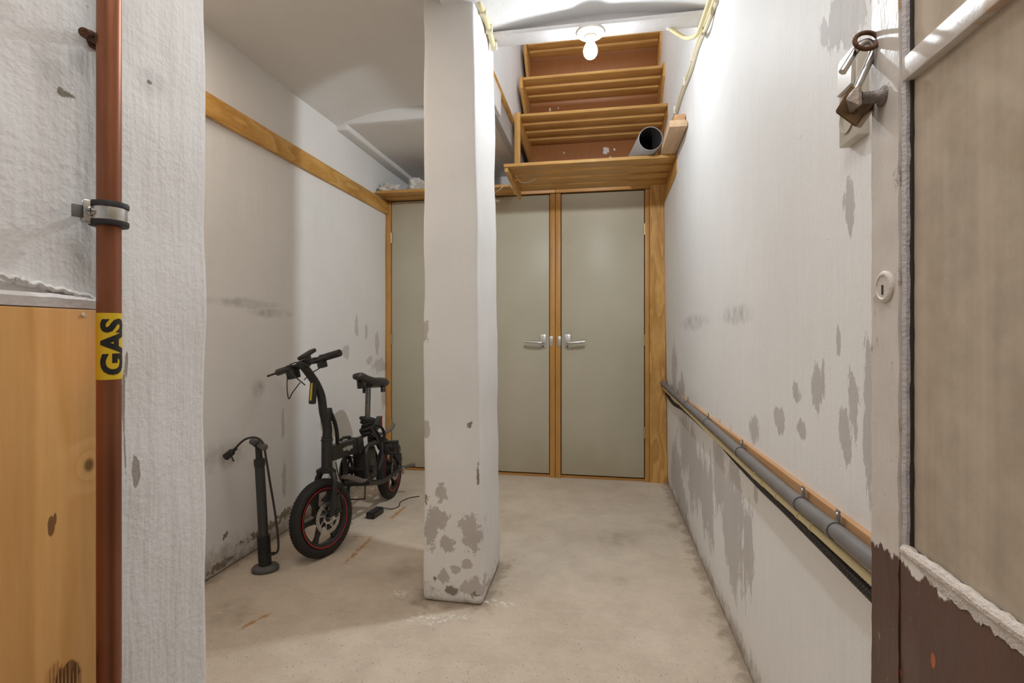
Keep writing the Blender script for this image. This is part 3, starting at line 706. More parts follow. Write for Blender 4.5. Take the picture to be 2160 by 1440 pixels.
# ------------------------------------------------------------------ conduits along the right wall
def line(pf_, pn, xf, xn, ext=.45):
    a = on(*pf_, 0, xf); b = on(*pn, 0, xn); d = (b - a); return a, b + d * ((ext - b.y) / d.y if d.y else 0)
a, b_ = line((1401, 808), (1833, 1128), .425, .425)
bt = MB(); h = .042; xx = .022
A = [Vector((WX + .002, a.y, a.z)), Vector((WX - xx, a.y, a.z)), Vector((WX - xx, a.y, a.z - h)), Vector((WX + .002, a.y, a.z - h))]
A[0].y = A[1].y = A[2].y = A[3].y = BY - .037
bt.prism(A, (0, b_.y - a.y, b_.z - a.z)); bt_o = bt.build('wall_batten', M_batten); tag(bt_o, 'raw pine batten fixed along the flaking wall behind the grey conduit', 'batten')
def conduit(name, label, mat, r, ctrl, cat, saddles=(), smat=None, ribs=False, big=False):
    t = thing(name, label, cat); path = smooth_path(ctrl, 10)
    if ribs:
        L = []; dense = []
        for i in range(len(path) - 1):
            n = max(1, int((path[i + 1] - path[i]).length / .0022))
            for k in range(n): dense.append(path[i].lerp(path[i + 1], k / n))
        rr = [r * (1.0 if (i // 2) % 2 == 0 else .82) for i in range(len(dense))]
        MB().tube(dense, rr, 10).build('ribbed_sheath', mat, t, ang=80)
    else: MB().tube(path, r, 16).build('pipe', mat, t)
    for s in saddles:
        f = s; i = min(len(path) - 2, int(f * (len(path) - 1))); p = path[i]; d = (path[i + 1] - path[i]).normalized()
        b = MB(); q = d.to_track_quat('Z', 'Y').to_matrix().to_4x4(); M = Matrix.Translation(p) @ q
        w = .007 if big else .006
        b.lathe([(r * 1.02, -w), (r * 1.16, -w), (r * 1.16, w), (r * 1.02, w)], M, 20, closed=True)
        zt = r + (.022 if big else .012)
        b.box((p.x + r * .3, p.y - w, p.z + r * .6), (p.x + r * .3 + .003, p.y + w, p.z + zt), .001)
        if not big: b.tube([(p.x, p.y - w * .6, p.z + r), (p.x, p.y - w * .6, p.z + r + .008), (p.x, p.y + w * .6, p.z + r + .008), (p.x, p.y + w * .6, p.z + r)], .0022, 6)
        so = b.build('saddle', smat, t)
        if big: MB().lathe([(0, .003), (.003, .002), (.004, 0)], Matrix.Translation((p.x + r * .3, p.y, p.z + zt - .008)) @ Matrix.Rotation(-PI / 2, 4, 'Y'), 12).build('screw', M_zinc, so)
    return base(t, ctrl[0])
gx = WX - .022 - .0155
g0 = on(1403, 812, 0, gx); g0.y = BY - .04; g1 = on(1629, 1012, 0, gx); g2 = on(1800, 1149, 0, gx); g3 = g2 + (g2 - g1) * 1.0
conduit('grey_conduit', 'thick grey conduit pipe saddled to the raw batten', M_greypipe, .0145, [g0, g0.lerp(g1, .5), g1, g2, g3], 'conduit', [.05, .11, .17, .24, .325, .445, .575, .705], M_greypipe, big=True)
cx = WX - .0315
k0 = on(1400, 819, 0, cx); k0.y = BY - .04; k1 = on(1550, 963, 0, cx); k2 = on(1622, 1029, 0, cx); k3 = on(1745, 1139, 0, cx); k4 = k3 + (k3 - k2) * .9
conduit('cream_conduit', 'slim cream conduit clipped just under the grey pipe', M_cream, .0078, [k0, k1, k2, k3, k4], 'conduit', [.2, .34, .46, .56, .66, .72], M_cream)
bx = WX - .012
q = [on(x, y, 0, bx) for x, y in ((1406, 830), (1420, 850), (1440, 862), (1462, 880), (1487, 902), (1508, 917), (1540, 956), (1600, 1020), (1655, 1072), (1730, 1146), (1800, 1215))]
q.append(q[-1] + (q[-1] - q[-2]) * 1.2)
conduit('black_hose', 'black corrugated hose sagging lowest under the conduits', M_blackhose, .0105, q, 'hose', ribs=True)

# small rusty plug hole on the right wall
p = on(1681, 1123, 0, WX - .001)
tag(MB().lathe([(0, .004), (.008, .003), (.012, 0)], Matrix.Translation(p) @ Matrix.Rotation(-PI / 2, 4, 'Y') @ Matrix.Scale(1.4, 4, (1, 0, 0)), 16).build('wall_plug', plain('grey_filler', (.33, .27, .23), .8)), 'small grey filled plug in the wall below the black hose', 'plug')

# ------------------------------------------------------------------ light switch and socket on the right wall
def switch_unit():
    t = thing('light_switch', 'cream surface mounted switch and socket unit behind the padlock', 'switch')
    y0, y1, z0, z1 = .925, .992, 1.375, 1.530; xf = .41
    MB().box((xf, y0, z0), (WX + .001, y1, z1), .003).build('housing', M_switch, t)
    rk = MB(); rk.prism([(xf - .001, y0 + .008, 1.462), (xf - .006, y0 + .008, 1.464), (xf - .004, y0 + .008, 1.52), (xf + .001, y0 + .008, 1.52)], (0, y1 - y0 - .016, 0)); rk.build('rocker', M_switch, t)
    so = MB().lathe([(.026, .0025), (.025, .003), (.0225, .003), (.021, -.006), (0, -.006)], Matrix.Translation((xf, (y0 + y1) / 2, 1.416)) @ Matrix.Rotation(-PI / 2, 4, 'Y'), 28).build('socket', M_switch, t)
    for dz in (-.009, .009): MB().cyl((xf + .005, (y0 + y1) / 2, 1.416 + dz), (xf - .0006 + .005, (y0 + y1) / 2, 1.416 + dz), .003, n=12).build('socket_hole', M_dark, so)
    base(t, (WX, (y0 + y1) / 2, z0))
switch_unit()

# ------------------------------------------------------------------ glazed door standing open on the right
DX = .29; GX = .3008
def front_door():
    t = thing('door_4', 'old half glazed door, flaking white above and brown below, standing open at the right', 'door', kind='structure')
    ys0 = .570; ys1 = .622; z0, zr, zm0, zm1 = .06, .8385, 1.2985, 1.3225; yb = -.18
    X1 = DX + .034
    def edge(seed):
        return seed
    # stile: real unevenness along its arrises
    bm = MB(); n = 140
    prof = [(DX, ys0), (DX, ys1), (X1, ys1), (X1, ys0)]
    rings = []
    for i in range(n + 1):
        z = z0 + (2.0 - z0) * i / n
        w = lambda k: .0022 * noise.noise(Vector((z * 26, k, 0))) + .0012 * noise.noise(Vector((z * 70, k, 4)))
        rings.append([bm._v((x + w(k) * .5, y + w(k + 9), z)) for k, (x, y) in enumerate(prof)])
    for A_, B_ in zip(rings, rings[1:]):
        for k in range(4): bm.bm.faces.new((A_[k], A_[(k + 1) % 4], B_[(k + 1) % 4], B_[k]))
    bm.bm.faces.new(rings[0][::-1]); bm.bm.faces.new(rings[-1])
    st = bm.build('stile', M_doorpaint, t, ang=30)
    MB().box((DX + .0008, yb, z0), (X1, ys0 - .0012, zr - .003), .001).build('bottom_panel', M_doorpaint, t)
    MB().box((DX + .002, yb, zm0), (X1 - .004, ys0 - .001, zm1), .002).build('muntin', M_doorpaint, t)
    MB().box((DX, yb - .06, z0), (X1, yb - .001, 2.0), .001).build('stile', M_doorpaint, t)
    MB().box((DX, yb, 1.93), (X1, ys0 - .001, 2.0), .001).build('top_rail', M_doorpaint, t)
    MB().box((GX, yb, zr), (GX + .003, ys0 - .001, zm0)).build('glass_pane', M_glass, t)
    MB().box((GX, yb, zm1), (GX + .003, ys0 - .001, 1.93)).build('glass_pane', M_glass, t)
    # glazing bead at the stile, chipped
    bd = MB(); pts = []
    for i in range(100):
        z = zr + (1.93 - zr) * i / 99
        pts.append((DX + .0065 + .0008 * noise.noise(Vector((z * 40, 0, 0))), ys0 - .0012 + .0012 * noise.noise(Vector((z * 55, 3, 0))), z))
    bd.tube(pts, .0042, 6); bd.build('glazing_bead', M_bead, t)
    dk = MB(); pts = [(GX - .0012, ys0 - .0045 + .0012 * noise.noise(Vector((i * .55, 8, 0))), zr + (1.93 - zr) * i / 99) for i in range(100)]
    dk.tube(pts, .0021, 6); dk.build('dark_line', M_dark, t)  # thin dark line down the edge of the pane
    # lumpy putty along the foot of the pane
    pu = MB(); pts = []; rs = []
    for i in range(150):
        y = ys0 - .003 - (ys0 - .003 - yb) * i / 149
        nn = noise.noise(Vector((y * 70, 1, 0))); n2 = noise.noise(Vector((y * 180, 5, 0)))
        pts.append((DX + .0048 + .001 * n2, y, zr - .003 + .0016 * nn)); rs.append(.0058 + .0014 * nn + .0010 * n2)
    pu.tube(pts, rs, 10); pu.build('putty', M_putty, t, ang=25)
    # smeared white paint below the putty: thin flakes of paint lying on the panel
    sm = MB(); up = []; lo_ = []
    for i in range(240):
        y = .552 - (.552 - .10) * i / 239
        a = .010 + .010 * max(0, noise.noise(Vector((y * 22, 2, 0)))) + .004 * noise.noise(Vector((y * 90, 0, 0)))
        f = min(1, i / 20); a += .0035 * noise.noise(Vector((y * 240, 3, 0))) + .002 * noise.noise(Vector((y * 600, 5, 0)))
        up.append((DX + .0002, y, zr - .002)); lo_.append((DX + .0002, y, zr - .004 - max(.001, a) * f))
    for i in range(239):
        v = [sm._v(p_) for p_ in (up[i], up[i + 1], lo_[i + 1], lo_[i])]; sm.bm.faces.new(v)
    ext = bmesh.ops.extrude_face_region(sm.bm, geom=sm.bm.faces[:]); 
    for g_ in ext['geom']:
        if isinstance(g_, bmesh.types.BMVert): g_.co.x += .0006
    sm.build('paint_smear', plain('smeared_white_paint', (.60, .55, .51), .6, 0, .8, .3, 160), t)
    # lock cylinder
    c = on(1868, 605, 0, DX); M = Matrix.Translation(c) @ Matrix.Rotation(-PI / 2, 4, 'Y')
    lk = MB().lathe([(.0165, -.002), (.0165, .002), (.0145, .0035), (.0125, .0035), (.0115, .0025), (0, .0025)], M, 36).build('lock_cylinder', plain('painted_lock', (.66, .61, .55), .45, 0, .3, .12, 120), t)
    MB().box((-.0006, -.0012, -.005), (.0006, .0012, .005), 0, None, (c.x - .0027, c.y + .0005, c.z - .003)).build('keyhole', M_dark, lk)
    # knob
    kb = on(1863, 203, 0, DX); hd = Vector((.2625, kb.y - .001, kb.z - .001))
    M = Matrix.Translation(kb) @ Matrix.Rotation(-PI / 2, 4, 'Y')
    MB().lathe([(0, -.001), (.0105, -.001), (.0105, .002), (.0075, .004), (.0060, .008), (.0058, .020), (.0072, .0225), (0, .0225)], M, 24).build('knob_stem', plain('chipped_paint_iron', (.22, .19, .17), .5, .5, .6, .9, 180), t)
    hb = MB(); M2 = Matrix.Translation(hd) @ Matrix.Rotation(-PI / 2, 4, 'Y') @ Matrix.Rotation(math.radians(45), 4, 'Z')
    hb.lathe([(.004, -.004), (.0145, -.002), (.0150, .001), (.0, .0085)], M2, 4); hb.build('knob_head', plain('chipped_knob', (.40, .34, .29), .35, .6, .4, .5, 150), t, smooth=False)
    base(t, (DX, .2, z0))
front_door()

# padlock and the iron ring it hangs from
def padlock():
    t = thing('padlock', 'open tarnished brass padlock hanging by its shackle at the door edge', 'padlock')
    D = .553
    P = lambda x, y, d=D: at(x, y, d)
    # body: five visible corners, a block tilted in the picture
    f = [P(1795, 178), P(1843, 213), P(1804, 268), P(1760, 236)]
    nrm = (f[1] - f[0]).cross(f[3] - f[0]).normalized()
    if nrm.y < 0: nrm = -nrm
    back = nrm * .012 + Vector((CS, SN, 0)) * .0145 + Vector((0, 0, .003))
    b = MB(); b.prism(f, back); es = b.bm.edges[:]
    bmesh.ops.bevel(b.bm, geom=es, offset=.0012, segments=2, affect='EDGES'); body = b.build('body', M_brasslock, t)
    fc = (f[0] + f[1] + f[2] + f[3]) / 4; u = (f[1] - f[0]).normalized(); v = (f[0] - f[3]).normalized(); n0 = -nrm
    def ringmark(c, r):
        pts = [c + u * math.cos(k * PI / 10) * r + v * math.sin(k * PI / 10) * r + n0 * .0002 for k in range(20)]
        return MB().tube(pts, .0004, 5, closed=True).build('engraving', plain('engraved_brass', (.16, .10, .055), .5, .6), body)
    ringmark(fc + v * .006 - u * .005, .0042); ringmark(fc - v * .004 + u * .003, .0035); ringmark(fc - v * .004 + u * .003, .0018)
    MB().tube([fc + v * .0005 - u * .006 + n0 * .0002, fc + v * .0035 + u * .001 + n0 * .0002], .0004, 5).build('engraving', bpy.data.materials['engraved_brass'], body)
    D2 = .560
    sp = smooth_path([P(1806, 190, D2), P(1819, 161, D2), P(1833, 130, D2), P(1841, 109, D2), P(1838, 95, D2), P(1828, 89, D2), P(1816, 94, D2), P(1805, 108, D2), P(1791, 130, D2), P(1777, 152, D2)], 6)
    MB().tube(sp, .0040, 14).build('shackle', M_chrome, t)
    base(t, f[2])
    r = thing('iron_ring', 'dark iron ring hooked through the padlock shackle', 'ring')
    c = P(1828, 86, .553); uu = (P(1848, 80, .553) - c).normalized(); vv = (P(1826, 60, .553) - c); vv = (vv - uu * vv.dot(uu)).normalized(); dep = Vector((0, .45, 0)).normalized()
    pts = [c + (uu * math.cos(k * PI / 18) * .0125 + (vv * .93 + dep * .3) * math.sin(k * PI / 18) * .0112) for k in range(36)]
    MB().tube(pts, .0024, 10, closed=True).build('loop', M_rust, r)
    MB().tube(smooth_path([c + uu * .0115, c + uu * .0165 + Vector((0, 0, -.001)), Vector((DX + .003, c.y + .006, c.z - .001))], 5), .0022, 8).build('eye_screw', M_rust, r)
    base(r, c)
padlock()

# ------------------------------------------------------------------ gas pipe with clamp, board and bolt on the near wall
PP = Vector((-.5225, .4658, 0)); PR = .011
def gas_pipe():
    t = thing('gas_pipe', 'tarnished copper gas pipe running up in front of the near wall', 'pipe', (PP.x, PP.y, .0))
    MB().lathe([(0, 0), (PR, 0), (PR, 2.5), (0, 2.5)], n=48).build('pipe', M_copper, t)
    MB().lathe([(PR * .9, 1.0005), (PR + .00035, 1.0005), (PR + .00035, 1.0712), (PR * .9, 1.0712)], n=64, closed=True).build('gas_label', M_yellow, t)['label'] = 'yellow sticker reading GAS'
    lab = [o for o in bpy.data.objects if o.parent == t and o.name.startswith('gas_label')][0]
    bm = text_mesh('GAS', .0600, .0225, bold=.042)
    for k in range(1, 14):
        bmesh.ops.bisect_plane(bm, geom=bm.verts[:] + bm.edges[:] + bm.faces[:], dist=1e-7, plane_co=(0, .0225 * k / 14, 0), plane_no=(0, 1, 0))
    a0 = math.atan2(-PP.y, -PP.x)                      # azimuth towards the doorway
    for v in bm.verts:
        x, y = v.co.x, v.co.y
        # text runs upwards; its top edge lies on the left of the pipe
        ang = math.radians(-40) + (.0225 - y) / PR
        a = a0 + ang; r = PR + .0006
        v.co = Vector((r * math.cos(a), r * math.sin(a), 1.0055 + x))
    bmesh.ops.recalc_face_normals(bm, faces=bm.faces)
    b = MB(); b.bm.free(); b.bm = bm; b.build('lettering', M_black, lab, smooth=False)
gas_pipe()
def clamp():
    z = on(237, 455, 0, PP.x).z; c = Vector((PP.x, PP.y, z))
    t = thing('pipe_clamp', 'zinc pipe clamp with black rubber lining holding the gas pipe', 'clamp')
    a0 = math.atan2(-PP.y, -PP.x)
    T = Matrix.Translation(c)
    MB().lathe([(PR + .0006, -.0125), (PR + .0062, -.0125), (PR + .0068, -.0105), (PR + .0066, -.0072), (PR + .0012, -.0072), (PR + .0012, .0072), (PR + .0066, .0072), (PR + .0068, .0105), (PR + .0062, .0125), (PR + .0006, .0125)], T, 48, closed=True).build('rubber_lining', M_rubber, t)
    MB().lathe([(PR + .0012, -.0071), (PR + .0050, -.0071), (PR + .0054, -.0045), (PR + .0054, .0045), (PR + .0050, .0071), (PR + .0012, .0071)], T, 48, closed=True).build('band', M_zinc, t)
    dl = Vector((math.cos(a0 - PI / 2 + .35), math.sin(a0 - PI / 2 + .35), 0)); fw = Vector((math.cos(a0), math.sin(a0), 0))
    R = Matrix((dl, fw, Vector((0, 0, 1)))).transposed()
    # dl points towards the left of the pipe as seen from the doorway
    MB().box((.010, -.0035, -.0125), (.0225, .0035, .0125), .002, R, c).build('lug', M_zinc, t)
    MB().box((.011, -.0075, -.0115), (.0240, -.0040, .0115), .001, R, c).build('lug', M_zinc, t)
    MB().box((.021, -.0060, -.0065), (.0325, -.0030, .0065), .0005, R, c).build('tab', M_greypipe, t)
    sc = c + dl * .0160 + fw * .0035
    q = fw.to_track_quat('Z', 'Y').to_matrix().to_4x4(); M = Matrix.Translation(sc) @ q
    s = MB().lathe([(.0048, 0), (.0048, .0012), (.0036, .0030), (0, .0036)], M, 20).build('screw', M_zinc, t)
    x = MB(); x.M = M; x.box((-.003, -.0005, .0032), (.003, .0005, .0038)); x.box((-.0005, -.003, .0032), (.0005, .003, .0038)); x.build('screw_slot', M_dark, s)
    MB().cyl(c + Vector((-PR - .003, 0, 0)), Vector((NX - .004, c.y, z)), .004, n=14).build('wall_stud', M_zinc, t)
    base(t, (NX, c.y, z))
clamp()
def board():
    zt = on(100, 649, 0, NX + .006).z
    t = thing('pine_board', 'broad knotty pine board fixed low on the near wall behind the gas pipe', 'board')
    y1 = .487
    MB().box((NX - .003, .02, .05), (NX + .006, y1, zt), .0015).build('board', M_board, t)
    p = on(176, 664, 0, NX + .0062); MB().lathe([(0, .0012), (.0018, .001), (.0024, 0)], Matrix.Translation(p) @ Matrix.Rotation(PI / 2, 4, 'Y'), 12).build('nail_head', M_white, t)
    # split grain near the foot: raised splinters
    for k in range(9):
        x = 105 + k * 8; p = on(x, 1436, 0, NX + .0062); hgt = .010 + .012 * random.random()
        MB().prism([p + Vector((0, -.0012, -.03)), p + Vector((0, .0012, -.03)), p + Vector((0, .0003, hgt))], (.0012, 0, 0)).build('splinter', M_batten, t)
    base(t, (NX, .25, .05))
    # chipped painted moulding over the board
    b = MB(); up = []; n = 44
    ringsA = []
    for i in range(n + 1):
        y = .02 + (y1 - .004 - .02) * i / n; f = i / n
        zt2 = on(100, 612, 0, NX).z - .004 * f + .0012 * noise.noise(Vector((y * 50, 0, 0)))
        d = .0065 + .0016 * noise.noise(Vector((y * 40, 3, 0)))
        zb_ = zt + .0012
        ringsA.append([b._v((NX - .004, y, zb_)), b._v((NX + d * .75, y, zb_)), b._v((NX + d, y, zt2 - .004)), b._v((NX + d * .6, y, zt2)), b._v((NX - .004, y, zt2 + .001))])
    for A_, B_ in zip(ringsA, ringsA[1:]):
        for k in range(5): b.bm.faces.new((A_[k], A_[(k + 1) % 5], B_[(k + 1) % 5], B_[k]))
    b.bm.faces.new(ringsA[0][::-1]); b.bm.faces.new(ringsA[-1])
    tag(b.build('trim_5', M_whitegloss, ang=30), 'chipped white moulding above the pine board', 'trim', kind='structure')
    # broken plaster lip
    b = MB(); pts = []; rs = []
    for i in range(60):
        x = -10 + 205 * i / 59; y = 578 + 50 * (i / 59) + 9 * noise.noise(Vector((i * .21, 2, 0))); p = on(x, y, 0, NX + .0025)
        pts.append(p); rs.append(.0028 + .0012 * noise.noise(Vector((i * .5, 7, 0))))
    b.tube(pts, rs, 8); tag(b.build('trim_6', M_near, ang=25), 'broken lip of plaster over the white moulding', 'trim', kind='structure')
board()
def bolt():
    p = on(196, 88, 0, NX); t = thing('rusty_bolt', 'rusty bolt stub sticking out of the near wall beside the pipe', 'bolt')
    a = p + Vector((-.01, 0, 0)); e = on(176, 68, 0, NX + .020)
    pts = smooth_path([a, p + Vector((.006, -.001, .001)), e], 6); rs = [.0075 - .0002 * i + .0012 * noise.noise(Vector((i * .9, 0, 0))) for i in range(len(pts))]
    MB().tube(pts, rs, 10).build('shank', M_rust, t)
    c = MB(); q = pts[4]; c.lathe([(.0085, -.003), (.0105, -.002), (.0105, .002), (.0085, .003)], Matrix.Translation(q) @ (pts[5] - pts[3]).to_track_quat('Z', 'Y').to_matrix().to_4x4(), 6); c.build('nut', M_rust, t)
    base(t, p)
bolt()

# ------------------------------------------------------------------ floor pump
def pump():
    c = on(560, 1203, 2, 0); t = thing('floor_pump', 'black upright floor pump with a ribbed sleeve and T handle by the white wall', 'pump', c)
    top = at(545, 935, 2.235) - c
    ax = top.normalized()
    b = MB(); M = Matrix.Rotation(math.radians(28), 4, 'Z') @ Matrix.Scale(1.25, 4, (1, 0, 0))
    b.lathe([(0, 0), (.041, 0), (.045, .006), (.045, .017), (.040, .024), (.026, .029), (0, .029)], M, 36); b.build('foot', M_pumpbase, t)
    def A(s): return ax * s
    L = top.length
    q = ax.to_track_quat('Z', 'Y').to_matrix().to_4x4()
    prof = [(0, .026), (.026, .026)]
    z = .03
    while z < .150: prof += [(.0270, z), (.0270, z + .0045), (.0238, z + .006), (.0238, z + .0082)]; z += .0095
    prof += [(.0270, z), (.0270, z + .006), (0, z + .006)]
    MB().lathe(prof, q, 28).build('ribbed_sleeve', M_bikeblack, t)
    MB().lathe([(.0205, z), (.0200, L - .095), (0, L - .095)], q, 28).build('barrel', M_pumpgrey, t)
    MB().lathe([(.0215, L - .100), (.0228, L - .094), (.0228, L - .074), (.0205, L - .068), (0, L - .066)], q, 28).build('collar', M_bikeblack, t)
    MB().lathe([(.0140, L - .070), (.0140, L - .008), (0, L - .006)], q, 20).build('piston_rod', M_bikeblack, t)
    e0 = at(533, 929, 2.285) - c; e1 = at(560, 942, 2.18) - c
    e0 += top - (e0 + e1) / 2 + Vector((0, 0, -.004)) - Vector((0, 0, 0)); e1 = 2 * (top + Vector((0, 0, -.004))) - e0
    d = (e1 - e0).normalized()
    MB().tube([e0, e0 + d * .004, e0.lerp(e1, .5), e1 - d * .004, e1], [.011, .0145, .0135, .0145, .011], 18).build('handle', M_pumpbase, t)
    hb = MB(); hb.lathe([(.0175, -.018), (.0175, .018)], Matrix.Translation(top + Vector((0, 0, -.004))) @ d.to_track_quat('Z', 'Y').to_matrix().to_4x4(), 18); hb.build('handle_hub', M_bikeblack, t)
    h = [at(574, 1168, 2.245), at(585, 1163, 2.235), at(587, 1140, 2.225), at(580, 1080, 2.215), at(570, 1020, 2.20), at(561, 965, 2.19), at(555, 935, 2.19), at(540, 923, 2.20), at(520, 925, 2.22), at(505, 936, 2.23), at(495, 948, 2.235)]
    MB().tube(smooth_path([p - c for p in h], 7), .0048, 10).build('hose', M_blackhose, t)
    MB().cyl(at(566, 1168, 2.25) - c, at(578, 1167, 2.24) - c, .0075, n=12).build('hose_outlet', M_bikeblack, t)
    v = MB(); a = at(496, 947, 2.235) - c; e = at(476, 964, 2.235) - c; dd = (e - a).normalized()
    v.tube([a - dd * .006, a + dd * .012, a + dd * .016, e, e + dd * .004], [.0075, .0085, .0150, .0165, .010], 14); v.build('valve_head', M_bikeblack, t)
    MB().cyl(at(488, 962, 2.225) - c, at(493, 973, 2.222) - c, .0035, n=8).build('valve_lever', M_bikeblack, t)
pump()

# ------------------------------------------------------------------ folding electric bicycle
def bicycle():
    lean = math.radians(-4); al = math.radians(3.07)
    t = thing('folding_bicycle', 'small black folding electric bicycle with red rim stripes leaning by the wall', 'bicycle', (-1.285, 2.19, 0))
    t.rotation_euler = (Matrix.Rotation(al, 3, 'Z') @ Matrix.Rotation(lean, 3, 'Y')).to_euler()
    def P(name, b, mat, parent=t, **k): return b.build(name, mat, parent, **k)
    # steering assembly turned about its axis
    A0 = Vector((0, .098, .395)); AX = Vector((0, .020, .135)).normalized()
    ST = Matrix.Translation(A0) @ Matrix.Rotation(math.radians(-20), 4, AX) @ Matrix.Translation(-A0)
    R = .178
    def wheel(name, hub, M0):
        Mx = M0 @ Matrix.Translation(hub) @ Matrix.Rotation(PI / 2, 4, 'Y')      # local z = axle
        w = MB(); w.M = Mx
        w.lathe([(.128, -.020), (.134, -.022), (.134, -.012), (.124, -.009), (.124, .009), (.134, .012), (.134, .022), (.128, .020), (.118, .013), (.118, -.013)], None, 56, closed=True)
        for k in range(6):
            a = k * PI / 3 + .52; Rz = Matrix.Rotation(a, 4, 'Z').to_3x3()
            pr = [Vector((.030, -.017, .006)), Vector((.030, .017, .006)), Vector((.090, .010, .007)), Vector((.121, .014, .009)), Vector((.121, -.014, .009)), Vector((.090, -.010, .007))]
            A_ = [w._v(Rz @ p) for p in pr]; B_ = [w._v(Rz @ Vector((p.x, p.y, -p.z))) for p in pr]; n = len(pr)
            w.bm.faces.new(A_); w.bm.faces.new(B_[::-1])
            for i in range(n): w.bm.faces.new((A_[i], A_[(i + 1) % n], B_[(i + 1) % n], B_[i]))
        w.lathe([(0, -.034), (.020, -.034), (.026, -.022), (.040, -.016), (.040, .016), (.026, .024), (.020, .036), (0, .036)], None, 28)
        wo = w.build(name, M_bikeblack, t)
        ty = MB(); ty.M = Mx; pr = []
        for k in range(20):
            a = k * 2 * PI / 20; pr.append((.1545 + .0235 * math.cos(a), .0255 * math.sin(a)))
        ty.lathe(pr, None, 72, closed=True)
        for k in range(72):
            for s, rr in ((-1, .0), (0, .4), (1, .8)):
                a = (k + rr) * 2 * PI / 72; Rz = Matrix.Rotation(a, 4, 'Z').to_3x3(); zz = s * .0125; ro = .1775 if s == 0 else .1738
                tl = .0052
                ty.box((ro - .003, -tl, zz - .0045), (ro + .0013, tl, zz + .0045), 0, Rz)
        ty.build('tyre', M_tyre, wo)
        rs = MB(); rs.M = Mx
        rs.lathe([(.1325, .0215), (.1362, .0222), (.1362, .0236), (.1325, .0232)], None, 64, closed=True)
        rs.lathe([(.1325, -.0215), (.1362, -.0222), (.1362, -.0236), (.1325, -.0232)], None, 64, closed=True)
        rs.build('rim_stripe', M_red, wo)
        return wo, Mx
    def disc(parent, Mx, side, r):
        d = MB(); d.M = Mx; z = side
        for (a, b) in ((r - .0035, r), (r - .0115, r - .0080), (r - .0185, r - .0155)): d.lathe([(a, z - .0009), (b, z - .0009), (b, z + .0009), (a, z + .0009)], None, 60, closed=True)
        for k in range(42):
            for j, (r0, r1) in enumerate(((r - .009, r - .0025), (r - .017, r - .0105))):
                a = (k + j * .5) * 2 * PI / 42; d.box((r0, -.0024, z - .0008), (r1, .0024, z + .0008), 0, Matrix.Rotation(a, 3, 'Z'))
        for k in range(8):
            a = k * PI / 4
            p0 = Vector((.022 * math.cos(a), .022 * math.sin(a), z)); p1 = Vector(((r - .030) * math.cos(a + .32), (r - .030) * math.sin(a + .32), z)); p2 = Vector(((r - .017) * math.cos(a + .42), (r - .017) * math.sin(a + .42), z))
            d.tube([p0, p1, p2], .0032, 6, flat=.4)
        d.lathe([(.018, z - .001), (.028, z - .001), (.028, z + .001), (.018, z + .001)], None, 30, closed=True)
        return d.build('brake_disc', M_disc, parent)
    fw, Mf = wheel('front_wheel', Vector((0, .040, R)), ST)
    disc(fw, Mf, .038, .072)
    rw, Mr = wheel('rear_wheel', Vector((0, .90, R)), Matrix())
    disc(rw, Mr, .038, .066)
    # fork
    f = MB(); f.M = ST
    for s in (-1, 1):
        f.tube(smooth_path([(s * .022, .096, .392), (s * .048, .090, .362), (s * .058, .080, .325), (s * .058, .058, .24), (s * .056, .042, .180)], 7), .0135, 12, flat=1.15)
    f.tube([(-.05, .090, .378), (0, .096, .400), (.05, .090, .378)], .016, 12)
    f.tube([(0, .094, .372), (0, .098, .398)], .022, 16)
    P('fork', f, M_bikeblack)
    ax_ = MB(); ax_.M = ST; ax_.tube([(-.072, .040, R), (.076, .040, R)], .006, 12); ax_.tube([(.064, .040, R), (.074, .040, R)], .0105, 6); P('axle_nut', ax_, M_zinc)
    ca = MB(); ca.M = ST
    ca.box((.036, .060, .205), (.062, .105, .255), .006); ca.tube([(.045, .085, .25), (.045, .115, .265), (.04, .125, .235)], .012, 10); ca.box((.03, .055, .165), (.044, .10, .185), .004); ca.tube([(.05, .07, .2), (.05, .11, .19)], .010, 10)
    P('brake_caliper', ca, M_bikeblack)
    # head tube and folding stem
    h = MB(); h.tube([A0, A0 + AX * .135], .026, 24); h.tube([A0 + AX * .128, A0 + AX * .136, A0 + AX * .142], [.027, .030, .025], 24); h.tube([A0 - AX * .004, A0 + AX * .004], .0285, 24)
    P('head_tube', h, M_bikeblack)
    st = MB(); st.M = ST
    st.tube(smooth_path([A0 + AX * .138, A0 + AX * .20, (0, .114, .66), (0, .112, .74), (0, .092, .80), (0, .062, .85), (0, .030, .895), (0, .026, .905)], 6), [.0225] * 10 + [.0200] * 33, 16)
    st.tube([A0 + AX * .143, A0 + AX * .152], .0265, 20)
    st.tube([A0 + AX * .225, A0 + AX * .24, A0 + AX * .275, A0 + AX * .29], [.022, .0255, .0255, .022], 18)
    P('stem', st, M_bikeblack)
    lt = MB(); lt.M = ST
    lt.box((-.015, -.016, -.066), (.015, .010, .066), .007, Matrix.Rotation(math.radians(-13), 3, 'X'), (0, .070, .778)); lo = P('stem_light', lt, M_bikeblack)
    ly = MB(); ly.M = ST; ly.box((-.016, -.0165, -.048), (-.004, -.0150, .040), .0006, Matrix.Rotation(math.radians(-13), 3, 'X'), (.012, .0695, .776)); ly.build('yellow_strip', M_yellow, lo)
    BC = Vector((0, .028, .910))
    HB = ST @ Matrix.Translation(BC) @ Matrix.Rotation(math.radians(-7.5), 4, 'Y') @ Matrix.Translation(-BC)
    hb = MB(); hb.M = HB; hb.tube([BC + Vector((-.200, .012, .0)), BC + Vector((-.10, 0, 0)), BC + Vector((.10, 0, 0)), BC + Vector((.225, .012, 0))], .0115, 16); hb.tube([BC + Vector((-.03, 0, 0)), BC + Vector((.03, 0, 0))], .020, 18)
